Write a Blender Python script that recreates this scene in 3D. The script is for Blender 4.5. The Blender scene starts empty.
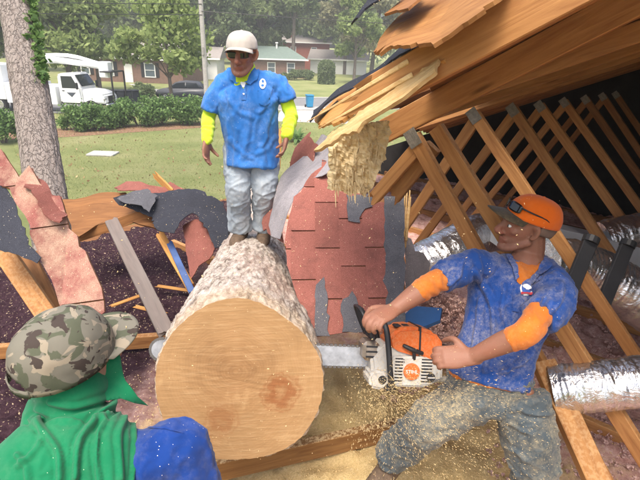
import bpy, bmesh, math, random
import numpy as np
from mathutils import Vector, Matrix, noise
from mathutils.bvhtree import BVHTree

random.seed(7); RNG = np.random.default_rng(7)
SC = bpy.context.scene
COL = SC.collection
rad = math.radians

# ------------------------------------------------------------------ camera
CAM_Z = 4.8; PITCH = rad(22.1); ROLL = rad(2.0); FPX = 480.0
_r = Vector((1, 0, 0)); _u = Vector((0, math.sin(PITCH), math.cos(PITCH))); _f = Vector((0, math.cos(PITCH), -math.sin(PITCH)))
CR = _r * math.cos(ROLL) + _u * math.sin(ROLL)
CU = _u * math.cos(ROLL) - _r * math.sin(ROLL)
CF = _f
CO = Vector((0, 0, CAM_Z))
cd = bpy.data.cameras.new('camera'); cam = bpy.data.objects.new('camera', cd); COL.objects.link(cam)
cam.matrix_world = Matrix(((CR.x, CU.x, -CF.x, CO.x), (CR.y, CU.y, -CF.y, CO.y), (CR.z, CU.z, -CF.z, CO.z), (0, 0, 0, 1)))
cd.sensor_width = 36; cd.lens = 36 * FPX / 640; cd.clip_start = 0.05; cd.clip_end = 2000
SC.camera = cam

# ------------------------------------------------------------------ light
SUN_EL = rad(64); SUN_AZ = rad(-165)      # azimuth measured from +Y towards +X
w = bpy.data.worlds.new('World'); SC.world = w; w.use_nodes = True
nt = w.node_tree; bg = nt.nodes['Background']
sky = nt.nodes.new('ShaderNodeTexSky'); sky.sky_type = 'NISHITA'; sky.sun_disc = False
sky.sun_elevation = SUN_EL; sky.sun_rotation = SUN_AZ; sky.dust_density = 6.0; sky.air_density = 1.0; sky.ozone_density = 0.6
nt.links.new(sky.outputs[0], bg.inputs[0]); bg.inputs[1].default_value = 0.15
sl = bpy.data.lights.new('sun', 'SUN'); sl.energy = 1.5; sl.angle = rad(25); sl.color = (1.0, 0.955, 0.88)
so = bpy.data.objects.new('sun', sl); COL.objects.link(so)
sd = Vector((math.sin(SUN_AZ) * math.cos(SUN_EL), math.cos(SUN_AZ) * math.cos(SUN_EL), math.sin(SUN_EL)))
so.rotation_euler = sd.to_track_quat('Z', 'Y').to_euler(); so.location = sd * 60
SC.view_settings.view_transform = 'Standard'; SC.view_settings.look = 'None'
SC.view_settings.exposure = 1.2; SC.view_settings.gamma = 1.0; SC.view_settings.use_curve_mapping = False
SC.cycles.max_bounces = 6; SC.cycles.diffuse_bounces = 4; SC.cycles.transparent_max_bounces = 8
SC.cycles.use_denoising = True

# ------------------------------------------------------------------ geometry helpers
def ray(px, py):
    return CR * ((px - 320) / FPX) + CU * ((240 - py) / FPX) + CF
def P(px, py, d): return CO + ray(px, py) * d
def G(px, py, z=0.0):
    r = ray(px, py); t = (z - CO.z) / r.z
    return CO + r * t
def on_plane(px, py, o, n):
    r = ray(px, py); return CO + r * ((o - CO).dot(n) / r.dot(n))
def az(deg): return Vector((math.sin(rad(deg)), math.cos(rad(deg)), 0))
def proj(p):
    v = p - CO; d = v.dot(CF); return 320 + FPX * v.dot(CR) / d, 240 - FPX * v.dot(CU) / d, d

def link(name, me, mat=None, parent=None, smooth=False):
    o = bpy.data.objects.new(name, me); COL.objects.link(o)
    if mat is not None and len(me.materials) == 0: me.materials.append(mat)
    if parent is not None: o.parent = parent
    if smooth:
        me.polygons.foreach_set('use_smooth', [True] * len(me.polygons))
    return o
def tag(o, label=None, cat=None, group=None, kind=None):
    if label: o['label'] = label
    if cat: o['category'] = cat
    if group: o['group'] = group
    if kind: o['kind'] = kind
    return o
def empty(name, loc=(0, 0, 0), rz=0.0, label=None, cat=None, group=None):
    o = bpy.data.objects.new(name, None); COL.objects.link(o); o.location = loc; o.rotation_euler = (0, 0, rz)
    o.empty_display_size = 0.1
    return tag(o, label, cat, group)
def mesh(name, verts, faces):
    me = bpy.data.meshes.new(name); me.from_pydata([tuple(v) for v in verts], [], faces); me.update(); return me
def np_mesh(name, V, F):
    """V (n,3) float, F (m,k) int, all faces with k corners"""
    V = np.asarray(V, dtype=np.float32); F = np.asarray(F, dtype=np.int32); m, k = F.shape
    me = bpy.data.meshes.new(name); me.vertices.add(len(V)); me.vertices.foreach_set('co', V.ravel())
    me.loops.add(m * k); me.loops.foreach_set('vertex_index', F.ravel())
    me.polygons.add(m); me.polygons.foreach_set('loop_start', np.arange(0, m * k, k, dtype=np.int32))
    me.polygons.foreach_set('loop_total', np.full(m, k, dtype=np.int32)); me.update(calc_edges=True); return me
def bm_obj(name, bm, mat, parent=None, smooth=False):
    bmesh.ops.recalc_face_normals(bm, faces=bm.faces[:])
    me = bpy.data.meshes.new(name); bm.to_mesh(me); bm.free(); return link(name, me, mat, parent, smooth)

def add_box(bm, c, s, bev=0.0, M=None, seg=1):
    r = bmesh.ops.create_cube(bm, size=1.0); vs = r['verts']
    for v in vs: v.co = Vector((v.co.x * s[0] + c[0], v.co.y * s[1] + c[1], v.co.z * s[2] + c[2]))
    if bev > 0:
        es = list({e for v in vs for e in v.link_edges})
        g = bmesh.ops.bevel(bm, geom=es, offset=bev, segments=seg, affect='EDGES', profile=0.6)
        vs = list({v for f in g['faces'] for v in f.verts} | {v for v in vs if v.is_valid})
    if M is not None:
        for v in vs: v.co = M @ v.co
    return vs
def add_cyl(bm, a, b, r1, r2=None, n=16, cap=True):
    a = Vector(a); b = Vector(b); r2 = r1 if r2 is None else r2
    z = (b - a).normalized(); x = z.orthogonal().normalized(); y = z.cross(x)
    ra = [bm.verts.new(a + (x * math.cos(t) + y * math.sin(t)) * r1) for t in [2 * math.pi * i / n for i in range(n)]]
    rb = [bm.verts.new(b + (x * math.cos(t) + y * math.sin(t)) * r2) for t in [2 * math.pi * i / n for i in range(n)]]
    for i in range(n): bm.faces.new((ra[i], ra[(i + 1) % n], rb[(i + 1) % n], rb[i]))
    if cap: bm.faces.new(ra[::-1]); bm.faces.new(rb)
def catmull(pts, k=4):
    pts = [np.array(p, dtype=float) for p in pts]
    if len(pts) < 3:
        a, b = pts; return [a + (b - a) * t / k for t in range(k + 1)]
    q = [2 * pts[0] - pts[1]] + pts + [2 * pts[-1] - pts[-2]]; out = []
    for i in range(1, len(q) - 2):
        for j in range(k):
            t = j / k; p0, p1, p2, p3 = q[i - 1:i + 3]
            out.append(.5 * (2 * p1 + (p2 - p0) * t + (2 * p0 - 5 * p1 + 4 * p2 - p3) * t * t + (3 * p1 - p0 - 3 * p2 + p3) * t ** 3))
    out.append(pts[-1]); return out
def add_loft(bm, pts, radii, side=None, n=16, k=4, caps=True, round_ends=True):
    """tube through pts; radii scalar or (a,b): a along 'side', b across"""
    R = [(r, r) if not isinstance(r, (tuple, list)) else tuple(r) for r in radii]
    arr = catmull([tuple(p) + r for p, r in zip([tuple(p) for p in pts], R)], k)
    C = [Vector(a[:3]) for a in arr]; RR = [(max(a[3], 1e-4), max(a[4], 1e-4)) for a in arr]
    if round_ends:
        def endcap(c, t, r, sgn):
            o = []
            m = min(r)
            for f in (.35, .7, .92):
                o.append((c + t * (sgn * m * f), (r[0] * math.sqrt(1 - f * f), r[1] * math.sqrt(1 - f * f))))
            return o
        t0 = (C[0] - C[1]).normalized(); t1 = (C[-1] - C[-2]).normalized()
        e0 = endcap(C[0], t0, RR[0], 1)[::-1]; e1 = endcap(C[-1], t1, RR[-1], 1)
        C = [e[0] for e in e0] + C + [e[0] for e in e1]; RR = [e[1] for e in e0] + RR + [e[1] for e in e1]
    s = Vector(side) if side is not None else None; prev = None; rings = []
    for i, c in enumerate(C):
        t = (C[min(i + 1, len(C) - 1)] - C[max(i - 1, 0)]).normalized()
        if s is not None: x = (s - t * s.dot(t)).normalized()
        elif prev is None: x = t.orthogonal().normalized()
        else: x = (prev - t * prev.dot(t)).normalized()
        prev = x; y = t.cross(x); a, b = RR[i]
        rings.append([bm.verts.new(c + x * (a * math.cos(2 * math.pi * j / n)) + y * (b * math.sin(2 * math.pi * j / n))) for j in range(n)])
    for i in range(len(rings) - 1):
        for j in range(n):
            bm.faces.new((rings[i][j], rings[i][(j + 1) % n], rings[i + 1][(j + 1) % n], rings[i + 1][j]))
    if caps: bm.faces.new(rings[0][::-1]); bm.faces.new(rings[-1])
def add_ell(bm, c, r, M=None, n=18):
    g = bmesh.ops.create_uvsphere(bm, u_segments=n, v_segments=n // 2 + 2, radius=1.0)
    for v in g['verts']:
        p = Vector((v.co.x * r[0] + c[0], v.co.y * r[1] + c[1], v.co.z * r[2] + c[2]))
        v.co = M @ p if M is not None else p
def remesh(bm, name, voxel, smooth_it=3, fac=.5):
    bmesh.ops.recalc_face_normals(bm, faces=bm.faces[:])
    me = bpy.data.meshes.new(name); bm.to_mesh(me); bm.free()
    o = bpy.data.objects.new(name, me); COL.objects.link(o)
    m = o.modifiers.new('r', 'REMESH'); m.mode = 'VOXEL'; m.voxel_size = voxel; m.use_smooth_shade = True
    if smooth_it:
        s = o.modifiers.new('s', 'SMOOTH'); s.iterations = smooth_it; s.factor = fac
    dg = bpy.context.evaluated_depsgraph_get(); dg.update()
    out = bpy.data.meshes.new_from_object(o.evaluated_get(dg)); out.name = name
    bpy.data.objects.remove(o); bpy.data.meshes.remove(me)
    out.polygons.foreach_set('use_smooth', [True] * len(out.polygons))
    return out
def displace(me, fn):
    """fn(co, normal) -> signed distance along the normal"""
    ns = [v.normal.copy() for v in me.vertices]
    for v, n in zip(me.vertices, ns): v.co = v.co + n * fn(v.co, n)
    me.update()
def nz(p, s=1.0, o=0.0): return noise.noise(Vector((p[0] * s + o, p[1] * s + o * 1.7, p[2] * s - o)))
def fold_fn(amp, sc, stretch=(1, 1, .35), off=0.0, fine=0.0):
    st = Vector(stretch)
    def f(c, n):
        q = Vector((c.x * st.x, c.y * st.y, c.z * st.z)) * sc
        q2 = q + Vector((nz(q, .7, off), nz(q, .7, off + 3), nz(q, .7, off + 7))) * .6
        a = nz(q2, 1.0, off); r = max(0.0, 1 - abs(a) * 3.6) ** 1.4
        b = nz(Vector((q2.y, q2.z, q2.x)), 1.9, off + 5); r2 = max(0.0, 1 - abs(b) * 4.5) ** 1.3
        d = amp * (r * .75 + r2 * .38 + nz(q2, .45, off + 11) * .7 + .05)
        if fine: d += fine * nz(c, sc * 4, off)
        return d
    return f

def px_folds(base, folds):
    """base fold noise plus named creases: (polyline, width, height) laid out over the garment"""
    FF = []
    for pl_, w_, h_ in folds:
        pts = np.array(catmull([(p[0], p[1], 0) for p in pl_], 30))[:, :2]; FF.append((pts, w_, h_))
    def f(c, n):
        d = base(c, n) if base else 0.0
        x, y, _ = proj(c); x += 2.5 * nz(c, 14); y += 2.5 * nz(c, 14, 4)
        for pts, w_, h_ in FF:
            m = np.min((pts[:, 0] - x) ** 2 + (pts[:, 1] - y) ** 2) / (w_ * w_)
            if m < 6: d += h_ * (math.exp(-m) - .45 * math.exp(-(math.sqrt(m) - 1.5) ** 2 * 2.2))
        return d
    return f
def frame_mat(o, x, y=None, z=None):
    x = x.normalized()
    if z is not None: y = z.cross(x).normalized(); z = x.cross(y).normalized()
    else: z = x.cross(y).normalized(); y = z.cross(x).normalized()
    return Matrix(((x.x, y.x, z.x, o.x), (x.y, y.y, z.y, o.y), (x.z, y.z, z.z, o.z), (0, 0, 0, 1)))

def lumber(name, A, B, t, h, up, mat, parent=None, jag=(0, 0), seed=0):
    """board from A to B; t thickness across, h along 'up'; jag = splintered length at each end"""
    rnd = random.Random(seed * 77 + 5)
    L = (B - A).length; M = frame_mat(A, B - A, z=up)
    y, z = t / 2, h / 2; b = .0035
    def per(x, jg, sgn):
        pts = []
        n = 7 if jg else 0
        corners = [(-y + b, -z), (y - b, -z), (y, -z + b), (y, z - b), (y - b, z), (-y + b, z), (-y, z - b), (-y, -z + b)]
        out = []
        for i, c in enumerate(corners):
            out.append(c); d = corners[(i + 1) % 8]
            if jg and i % 2 == 0:
                m = 5 if i % 4 == 2 else 2
                for k in range(1, m): out.append((c[0] + (d[0] - c[0]) * k / m, c[1] + (d[1] - c[1]) * k / m))
        return [(x + (sgn * rnd.random() ** 1.6 * jg if jg else 0), p[0], p[1]) for p in out]
    j = max(jag)
    p0 = per(0, jag[0], -1) if jag[0] else None
    p1 = per(L, jag[1], 1) if jag[1] else None
    if j:
        if p0 is None: p0 = [(0, p[1], p[2]) for p in p1]
        if p1 is None: p1 = [(L, p[1], p[2]) for p in p0]
    else: p0 = per(0, 0, 0); p1 = per(L, 0, 0)
    n = len(p0); V = p0 + p1
    F = [(i, (i + 1) % n, n + (i + 1) % n, n + i) for i in range(n)]
    def cap(base, pts, jg, sgn, flip):
        if jg:
            V.append((sum(p[0] for p in pts) / n - sgn * jg * .25, 0, 0)); c = len(V) - 1
            for i in range(n): F.append((base + i, base + (i + 1) % n, c) if not flip else (base + (i + 1) % n, base + i, c))
        else: F.append(tuple(range(base, base + n)) if flip else tuple(range(base + n - 1, base - 1, -1)))
    cap(0, p0, jag[0], -1, False); cap(n, p1, jag[1], 1, True)
    me = mesh(name, V, F); bm = bmesh.new(); bm.from_mesh(me); bmesh.ops.recalc_face_normals(bm, faces=bm.faces[:]); bm.to_mesh(me); bm.free()
    o = link(name, me, mat, parent)
    o.matrix_world = M if parent is None else parent.matrix_world.inverted() @ M
    if parent is not None: o.matrix_parent_inverse = Matrix(); o.matrix_basis = PM(parent).inverted() @ M
    return o
def PM(o):
    """world matrix of an unevaluated top-level parent"""
    return o.matrix_basis.copy() if o.parent is None else PM(o.parent) @ o.matrix_basis

def jagged(pts, step, amp, seed=1, closed=True):
    """pts: 2D outline; torn edges"""
    rnd = random.Random(seed); out = []
    n = len(pts)
    for i in range(n):
        a = Vector(pts[i]); b = Vector(pts[(i + 1) % n]); L = (b - a).length; k = max(1, int(L / step)); nn = Vector((-(b - a).y, (b - a).x)).normalized() if L > 0 else Vector((0, 0))
        for j in range(k):
            p = a + (b - a) * (j / k)
            if j: p = p + nn * (rnd.gauss(0, amp * .55) + (amp * rnd.uniform(1.2, 3.2) * rnd.choice((-1, 1)) if rnd.random() < .16 else 0)) + (b - a) * (rnd.uniform(-.25, .25) / k)
            out.append(p)
    return out
def sheet(name, outline, M, th, mat, parent=None, cell=.06, bend=None, smooth=False, edge_mat=None):
    """thin torn sheet: 2D outline in the xy plane of M, thickness th below z=0; bend(x,y)->z"""
    bm = bmesh.new(); vs = [bm.verts.new((p[0], p[1], 0)) for p in outline]
    f = bm.faces.new(vs)
    xs = [p[0] for p in outline]; ys = [p[1] for p in outline]
    if bend:
        x = min(xs) + cell
        while x < max(xs):
            bmesh.ops.bisect_plane(bm, geom=bm.verts[:] + bm.edges[:] + bm.faces[:], plane_co=(x, 0, 0), plane_no=(1, 0, 0)); x += cell
        y = min(ys) + cell
        while y < max(ys):
            bmesh.ops.bisect_plane(bm, geom=bm.verts[:] + bm.edges[:] + bm.faces[:], plane_co=(0, y, 0), plane_no=(0, 1, 0)); y += cell
    bmesh.ops.triangulate(bm, faces=bm.faces[:])
    bmesh.ops.recalc_face_normals(bm, faces=bm.faces[:])
    if bm.faces and sum(f.normal.z for f in bm.faces) < 0: bmesh.ops.reverse_faces(bm, faces=bm.faces[:])
    g = bmesh.ops.extrude_face_region(bm, geom=bm.faces[:]); low = {e for e in g['geom'] if isinstance(e, bmesh.types.BMVert)}
    for v in bm.verts:
        z = bend(v.co.x, v.co.y) if bend else 0
        v.co.z = z - (0 if v in low else th)
    o = bm_obj(name, bm, mat, parent, smooth)
    if parent is None: o.matrix_world = M
    else: o.matrix_basis = PM(parent).inverted() @ M
    return o
def plane_from(a, b, c):
    """frame from three points given as (px,py,depth): origin a, x towards b, c on the plane"""
    A, B, C = P(*a), P(*b), P(*c); M = frame_mat(A, B - A, y=(C - A))
    return M
def px2uv(M, px, py):
    o = M.translation; n = M.col[2].xyz
    q = on_plane(px, py, o, n); l = M.inverted() @ q; return (l.x, l.y)
def clip_cell(poly, x0, x1, y0, y1):
    def clip(ps, ax, val, sgn):
        out = []
        for i in range(len(ps)):
            a, b = ps[i], ps[(i + 1) % len(ps)]; da = sgn * (a[ax] - val); db = sgn * (b[ax] - val)
            if da >= 0: out.append(a)
            if da * db < 0:
                t = da / (da - db); out.append((a[0] + (b[0] - a[0]) * t, a[1] + (b[1] - a[1]) * t))
        return out
    ps = [tuple(p) for p in poly]
    for ax, val, sgn in ((0, x0, 1), (0, x1, -1), (1, y0, 1), (1, y1, -1)):
        ps = clip(ps, ax, val, sgn)
        if len(ps) < 3: return None
    o = []
    for p in ps:
        if not o or (abs(p[0] - o[-1][0]) + abs(p[1] - o[-1][1])) > 1e-4: o.append(p)
    if len(o) > 2 and abs(o[0][0] - o[-1][0]) + abs(o[0][1] - o[-1][1]) < 1e-4: o.pop()
    A = sum(o[i][0] * o[(i + 1) % len(o)][1] - o[(i + 1) % len(o)][0] * o[i][1] for i in range(len(o))) / 2 if len(o) > 2 else 0
    if abs(A) < 1e-4: return None
    return o if A > 0 else o[::-1]
# ------------------------------------------------------------------ materials
class NT:
    def __init__(s, name, rough=.8, spec=.3):
        s.m = bpy.data.materials.new(name); s.m.use_nodes = True; s.t = s.m.node_tree
        s.b = s.t.nodes['Principled BSDF']; s.b.inputs['Roughness'].default_value = rough
        s.b.inputs['Specular IOR Level'].default_value = spec
    def n(s, typ, **kw):
        nd = s.t.nodes.new('ShaderNode' + typ)
        for k, v in kw.items():
            if k in nd.inputs: nd.inputs[k].default_value = v
            else: setattr(nd, k, v)
        return nd
    def l(s, a, b): s.t.links.new(a, b)
    def coord(s, scale=(1, 1, 1), kind='Object', rnd=False):
        tc = s.n('TexCoord'); mp = s.n('Mapping'); mp.inputs['Scale'].default_value = scale
        src = s.n('NewGeometry').outputs['Position'] if kind == 'World' else tc.outputs[kind]
        s.l(src, mp.inputs[0])
        if rnd:
            oi = s.n('ObjectInfo'); ml = s.n('Math', operation='MULTIPLY'); ml.inputs[1].default_value = 37.0
            s.l(oi.outputs['Random'], ml.inputs[0]); s.l(ml.outputs[0], mp.inputs['Location'])
        return mp.outputs[0]
    def noise(s, vec, scale=5, detail=4, rough=.6, dist=0.0):
        nd = s.n('TexNoise'); nd.inputs['Scale'].default_value = scale; nd.inputs['Detail'].default_value = detail
        nd.inputs['Roughness'].default_value = rough; nd.inputs['Distortion'].default_value = dist
        if vec is not None: s.l(vec, nd.inputs['Vector'])
        return nd.outputs['Fac']
    def ramp(s, fac, stops, interp='LINEAR'):
        r = s.n('ValToRGB'); r.color_ramp.interpolation = interp; e = r.color_ramp.elements
        while len(e) < len(stops): e.new(.5)
        for el, (p, c) in zip(e, stops):
            el.position = p; el.color = (*c, 1) if len(c) == 3 else c
        s.l(fac, r.inputs[0]); return r.outputs[0]
    def mix(s, fac, a, b, mode='MIX'):
        m = s.n('Mix', data_type='RGBA', blend_type=mode)
        for sock, v in ((m.inputs[0], fac), (m.inputs[6], a), (m.inputs[7], b)):
            if isinstance(v, (int, float)): sock.default_value = v
            elif isinstance(v, tuple): sock.default_value = (*v, 1)
            else: s.l(v, sock)
        return m.outputs[2]
    def math(s, op, a, b=None):
        m = s.n('Math', operation=op)
        for i, v in enumerate((a, b)):
            if v is None: continue
            if isinstance(v, (int, float)): m.inputs[i].default_value = v
            else: s.l(v, m.inputs[i])
        return m.outputs[0]
    def col(s, c):
        if isinstance(c, tuple): s.b.inputs['Base Color'].default_value = (*c, 1)
        else: s.l(c, s.b.inputs['Base Color'])
    def bump(s, h, dist=.01, strength=1.0):
        b = s.n('Bump'); b.inputs['Distance'].default_value = dist; b.inputs['Strength'].default_value = strength
        s.l(h, b.inputs['Height']); s.l(b.outputs[0], s.b.inputs['Normal'])

def m_plain(name, c, rough=.7, spec=.3, var=.12, scale=8, bump=0, metal=0.0):
    a = NT(name, rough, spec); v = a.coord()
    f = a.noise(v, scale, 5, .65)
    a.col(a.ramp(f, [(.3, tuple(x * (1 - var) for x in c)), (.7, tuple(min(1, x * (1 + var)) for x in c))]))
    if bump: a.bump(a.noise(v, scale * 6, 4), bump)
    a.b.inputs['Metallic'].default_value = metal
    return a.m
def m_dirty(name, c, rough=.45, amount=.6):
    a = NT(name, rough, .4); v = a.coord(); f = a.noise(v, 26, 7, .75); g = a.noise(v, 120, 5, .8)
    cc = a.ramp(a.noise(v, 9, 4), [(.3, tuple(x * .82 for x in c)), (.7, c)])
    cc = a.mix(a.math('MULTIPLY', a.ramp(f, [(.5, (0, 0, 0)), (.7, (1, 1, 1))]), amount * .7), cc, (.10, .075, .05))
    geo = a.n('NewGeometry'); sp_ = a.n('SeparateXYZ'); a.l(geo.outputs['Normal'], sp_.inputs[0])
    du = a.math('MULTIPLY', a.ramp(g, [(.45, (0, 0, 0)), (.62, (1, 1, 1))]), a.ramp(sp_.outputs['Z'], [(.1, (.25, .25, .25)), (.8, (1, 1, 1))]))
    cc = a.mix(a.math('MULTIPLY', du, amount), cc, (.58, .44, .24)); a.col(cc); a.bump(f, .0008, .6); return a.m
def m_wood(name, dark, light, rough=.7, scale=1.0, dust=0.0, grey=0.0):
    a = NT(name, rough, .25); v = a.coord((1.2 * scale, 14 * scale, 14 * scale), rnd=True)
    f = a.noise(v, 2.2, 8, .62, 1.2); v2 = a.coord((.8, 3, 3), rnd=True); f2 = a.noise(v2, 2.5, 4, .6)
    c = a.ramp(f, [(.28, dark), (.5, tuple((x + y) / 2 for x, y in zip(dark, light))), (.72, light)])
    oi = a.n('ObjectInfo')
    c = a.mix(a.math('MULTIPLY', f2, .55), c, tuple(x * .55 for x in dark))
    # dark knots
    vk = a.n('TexVoronoi'); vk.inputs['Scale'].default_value = 2.0; a.l(a.coord((.9, 5, 5), rnd=True), vk.inputs['Vector'])
    k = a.ramp(vk.outputs['Distance'], [(.05, (1, 1, 1)), (.13, (0, 0, 0))])
    c = a.mix(a.math('MULTIPLY', k, .75), c, tuple(x * .3 for x in dark))
    hs = a.n('HueSaturation'); a.l(c, hs.inputs['Color']); a.l(a.math('ADD', a.math('MULTIPLY', oi.outputs['Random'], .35), .85), hs.inputs['Value']); c = hs.outputs[0]
    if grey: c = a.mix(a.math('MULTIPLY', f2, grey), c, (.3, .28, .26))
    if dust:
        g = a.n('NewGeometry'); sp = a.n('SeparateXYZ'); a.l(g.outputs['Normal'], sp.inputs[0])
        d = a.noise(a.coord(kind='World'), 60, 3); d = a.math('MULTIPLY', a.ramp(d, [(.45, (0, 0, 0)), (.6, (1, 1, 1))]), a.ramp(sp.outputs['Z'], [(.2, (0, 0, 0)), (.8, (1, 1, 1))]))
        c = a.mix(a.math('MULTIPLY', d, dust), c, (.62, .45, .24))
    a.col(c); a.bump(f, .003, .7); return a.m
def m_fabric(name, c, speck=0.0, dustc=(.75, .62, .42), smear=0.0, var=.2, weave=900, fade=None, sc=1.0, spk=150):
    a = NT(name, .92, .12); v = a.coord(kind='World')
    f = a.noise(v, 7, 5, .6); cc = a.ramp(f, [(.3, tuple(x * (1 - var) for x in c)), (.7, tuple(min(1, x * (1 + var)) for x in c))])
    if fade: cc = a.mix(a.ramp(a.noise(v, 4.5, 6, .7), [(.45, (0, 0, 0)), (.75, (1, 1, 1))]), cc, fade)
    if smear:
        s1 = a.noise(v, 6 * sc, 7, .8); s2 = a.noise(v, 75, 6, .8)
        mm = a.math('MULTIPLY', a.ramp(s1, [(.44, (0, 0, 0)), (.68, (1, 1, 1))]), a.ramp(s2, [(.36, (0, 0, 0)), (.66, (1, 1, 1))]))
        cc = a.mix(a.math('MULTIPLY', mm, smear), cc, dustc)
    if speck:
        vo = a.n('TexVoronoi'); vo.inputs['Scale'].default_value = spk; a.l(a.coord((1, 1.5, .7), kind='World'), vo.inputs['Vector'])
        s = a.math('LESS_THAN', vo.outputs['Distance'], .22)
        hh = a.n('SeparateColor'); a.l(vo.outputs['Color'], hh.inputs[0])
        s = a.math('MULTIPLY', s, a.math('LESS_THAN', hh.outputs[0], speck))
        cc = a.mix(s, cc, dustc)
    a.col(cc); wv = a.noise(v, weave, 2); a.bump(wv, .0008, .5)
    a.b.inputs['Sheen Weight'].default_value = .15
    return a.m
def m_leaf(name, c1, c2, trans=.35):
    a = NT(name, .6, .3); g = a.n('NewGeometry')
    c = a.ramp(g.outputs['Random Per Island'], [(0, c1), (.55, tuple((x + y) / 2 for x, y in zip(c1, c2))), (1, c2)])
    a.col(c); t = a.n('BsdfTranslucent'); a.l(c, t.inputs[0]); mx = a.n('MixShader'); mx.inputs[0].default_value = trans
    out = a.t.nodes['Material Output']; a.l(a.b.outputs[0], mx.inputs[1]); a.l(t.outputs[0], mx.inputs[2]); a.l(mx.outputs[0], out.inputs[0])
    return a.m
def m_bark(name, dark, light, sc=1.0, stretch=.35):
    a = NT(name, .95, .1); v = a.coord((1, 1, stretch))
    vo = a.n('TexVoronoi', feature='DISTANCE_TO_EDGE'); vo.inputs['Scale'].default_value = 14 * sc
    nn = a.n('TexNoise'); nn.inputs['Scale'].default_value = 9 * sc; a.l(v, nn.inputs['Vector'])
    ad = a.n('VectorMath', operation='MULTIPLY_ADD'); a.l(nn.outputs['Color'], ad.inputs[0]); ad.inputs[1].default_value = (.16, .16, .16); a.l(v, ad.inputs[2]); a.l(ad.outputs[0], vo.inputs['Vector'])
    f = a.noise(v, 30 * sc, 6, .7); c = a.ramp(f, [(.3, dark), (.7, light)])
    e = a.ramp(a.math('ADD', vo.outputs['Distance'], a.math('MULTIPLY', f, .05)), [(0.02, (0, 0, 0)), (.10, (1, 1, 1))])
    c = a.mix(a.math('ADD', a.math('MULTIPLY', e, .5), .5), tuple(x * .55 for x in dark), c); a.col(c)
    a.bump(a.math('ADD', e, a.math('MULTIPLY', f, 1.2)), .012); return a.m
def m_shingle(name, c, dust=0.0):
    a = NT(name, .95, .15); v = a.coord(kind='World')
    g = a.noise(v, 420, 2, .7); f = a.noise(v, 6, 5, .6)
    cc = a.ramp(g, [(.3, tuple(x * .55 for x in c)), (.5, c), (.72, tuple(min(1, x * 1.6 + .03) for x in c))])
    oi = a.n('ObjectInfo'); hs = a.n('HueSaturation'); a.l(cc, hs.inputs['Color'])
    a.l(a.math('ADD', a.math('MULTIPLY', oi.outputs['Random'], .3), a.math('ADD', .6, a.math('MULTIPLY', f, .5))), hs.inputs['Value']); cc = hs.outputs[0]
    st = a.ramp(a.noise(v, 11, 7, .75, .5), [(.5, (0, 0, 0)), (.72, (1, 1, 1))]); cc = a.mix(a.math('MULTIPLY', st, .55), cc, tuple(x * .38 + .012 for x in c))
    if dust:
        d = a.math('MULTIPLY', a.ramp(a.noise(v, 5, 5, .7), [(.42, (0, 0, 0)), (.62, (1, 1, 1))]), a.ramp(a.noise(v, 240, 5, .8), [(.30, (0, 0, 0)), (.66, (1, 1, 1))]))
        cc = a.mix(a.math('MULTIPLY', d, dust), cc, (.52, .40, .28))
    vo = a.n('TexVoronoi'); vo.inputs['Scale'].default_value = 130; a.l(v, vo.inputs['Vector'])
    h2 = a.n('SeparateColor'); a.l(vo.outputs['Color'], h2.inputs[0])
    s = a.math('MULTIPLY', a.math('LESS_THAN', vo.outputs['Distance'], .2), a.math('LESS_THAN', h2.outputs[0], .045))
    cc = a.mix(s, cc, (.75, .62, .42))
    a.col(cc); a.bump(g, .002, .8); return a.m

M = {}
M['wood'] = m_wood('attic_lumber', (.27, .112, .038), (.54, .275, .098), dust=.25)
M['wood_deep'] = m_wood('attic_lumber_dark_or_shaded', (.18, .074, .026), (.38, .178, .064))  # darker lumber: paints shade on the deepest trusses, also used for darker boards
M['wood_grey'] = m_wood('weathered_lumber', (.09, .06, .05), (.22, .16, .13), grey=.5)
M['wood_dusty'] = m_wood('dusty_lumber', (.22, .10, .036), (.44, .24, .09), dust=.95)
M['ply'] = m_wood('roof_sheathing', (.24, .098, .032), (.48, .245, .085), scale=.9)
M['ply_dark'] = m_wood('roof_sheathing_aged', (.15, .062, .022), (.33, .150, .053), scale=.6)
M['splinter'] = m_wood('fresh_splinters', (.46, .26, .085), (.74, .56, .30), scale=1.6)
M['splinter_lit'] = m_wood('sunlit_splinters', (.60, .42, .19), (.86, .73, .47), scale=1.8)  # brighter splinter wood, sunlight on the hanging slab put into its colour
M['splinter_o'] = m_wood('torn_sheathing', (.34, .14, .035), (.62, .35, .11), scale=1.5)
M['shingle'] = m_shingle('red_shingle', (.225, .082, .064))
M['shingle_d'] = m_shingle('red_shingle_dusty', (.215, .080, .066), dust=.8)
M['felt'] = m_shingle('grey_underlayment', (.085, .085, .095))
M['felt_l'] = m_shingle('pale_underlayment', (.22, .205, .215))
M['tar'] = m_shingle('black_shingle_back', (.030, .032, .042))
M['silver'] = m_plain('galvanised_plate', (.22, .20, .17), .7, .3, .3, 40, .001, .3)
M['white'] = m_plain('white_paint', (.78, .79, .80), .35, .5, .05)
M['black'] = m_plain('black_plastic', (.018, .018, .02), .5, .4, .2)
M['rubber'] = m_plain('tyre_rubber', (.02, .02, .021), .85, .2, .2)
M['glass'] = m_plain('dark_glass', (.02, .025, .03), .08, .6, .1)
M['chrome'] = m_plain('bright_metal', (.6, .6, .6), .25, .5, .1, 20, 0, .9)
M['grey_metal'] = m_plain('grey_car_paint', (.06, .065, .075), .3, .5, .08)
M['concrete'] = m_plain('concrete', (.42, .41, .38), .9, .2, .15, 3, .002)
M['asphalt'] = m_plain('asphalt', (.20, .20, .20), .95, .2, .12, 2, .003)
M['bark_pine'] = m_bark('pine_bark', (.165, .135, .118), (.335, .295, .265), 1.3, .16)
M['bark_tree'] = m_bark('grey_bark', (.10, .08, .065), (.25, .21, .18), .6, .3)
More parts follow.
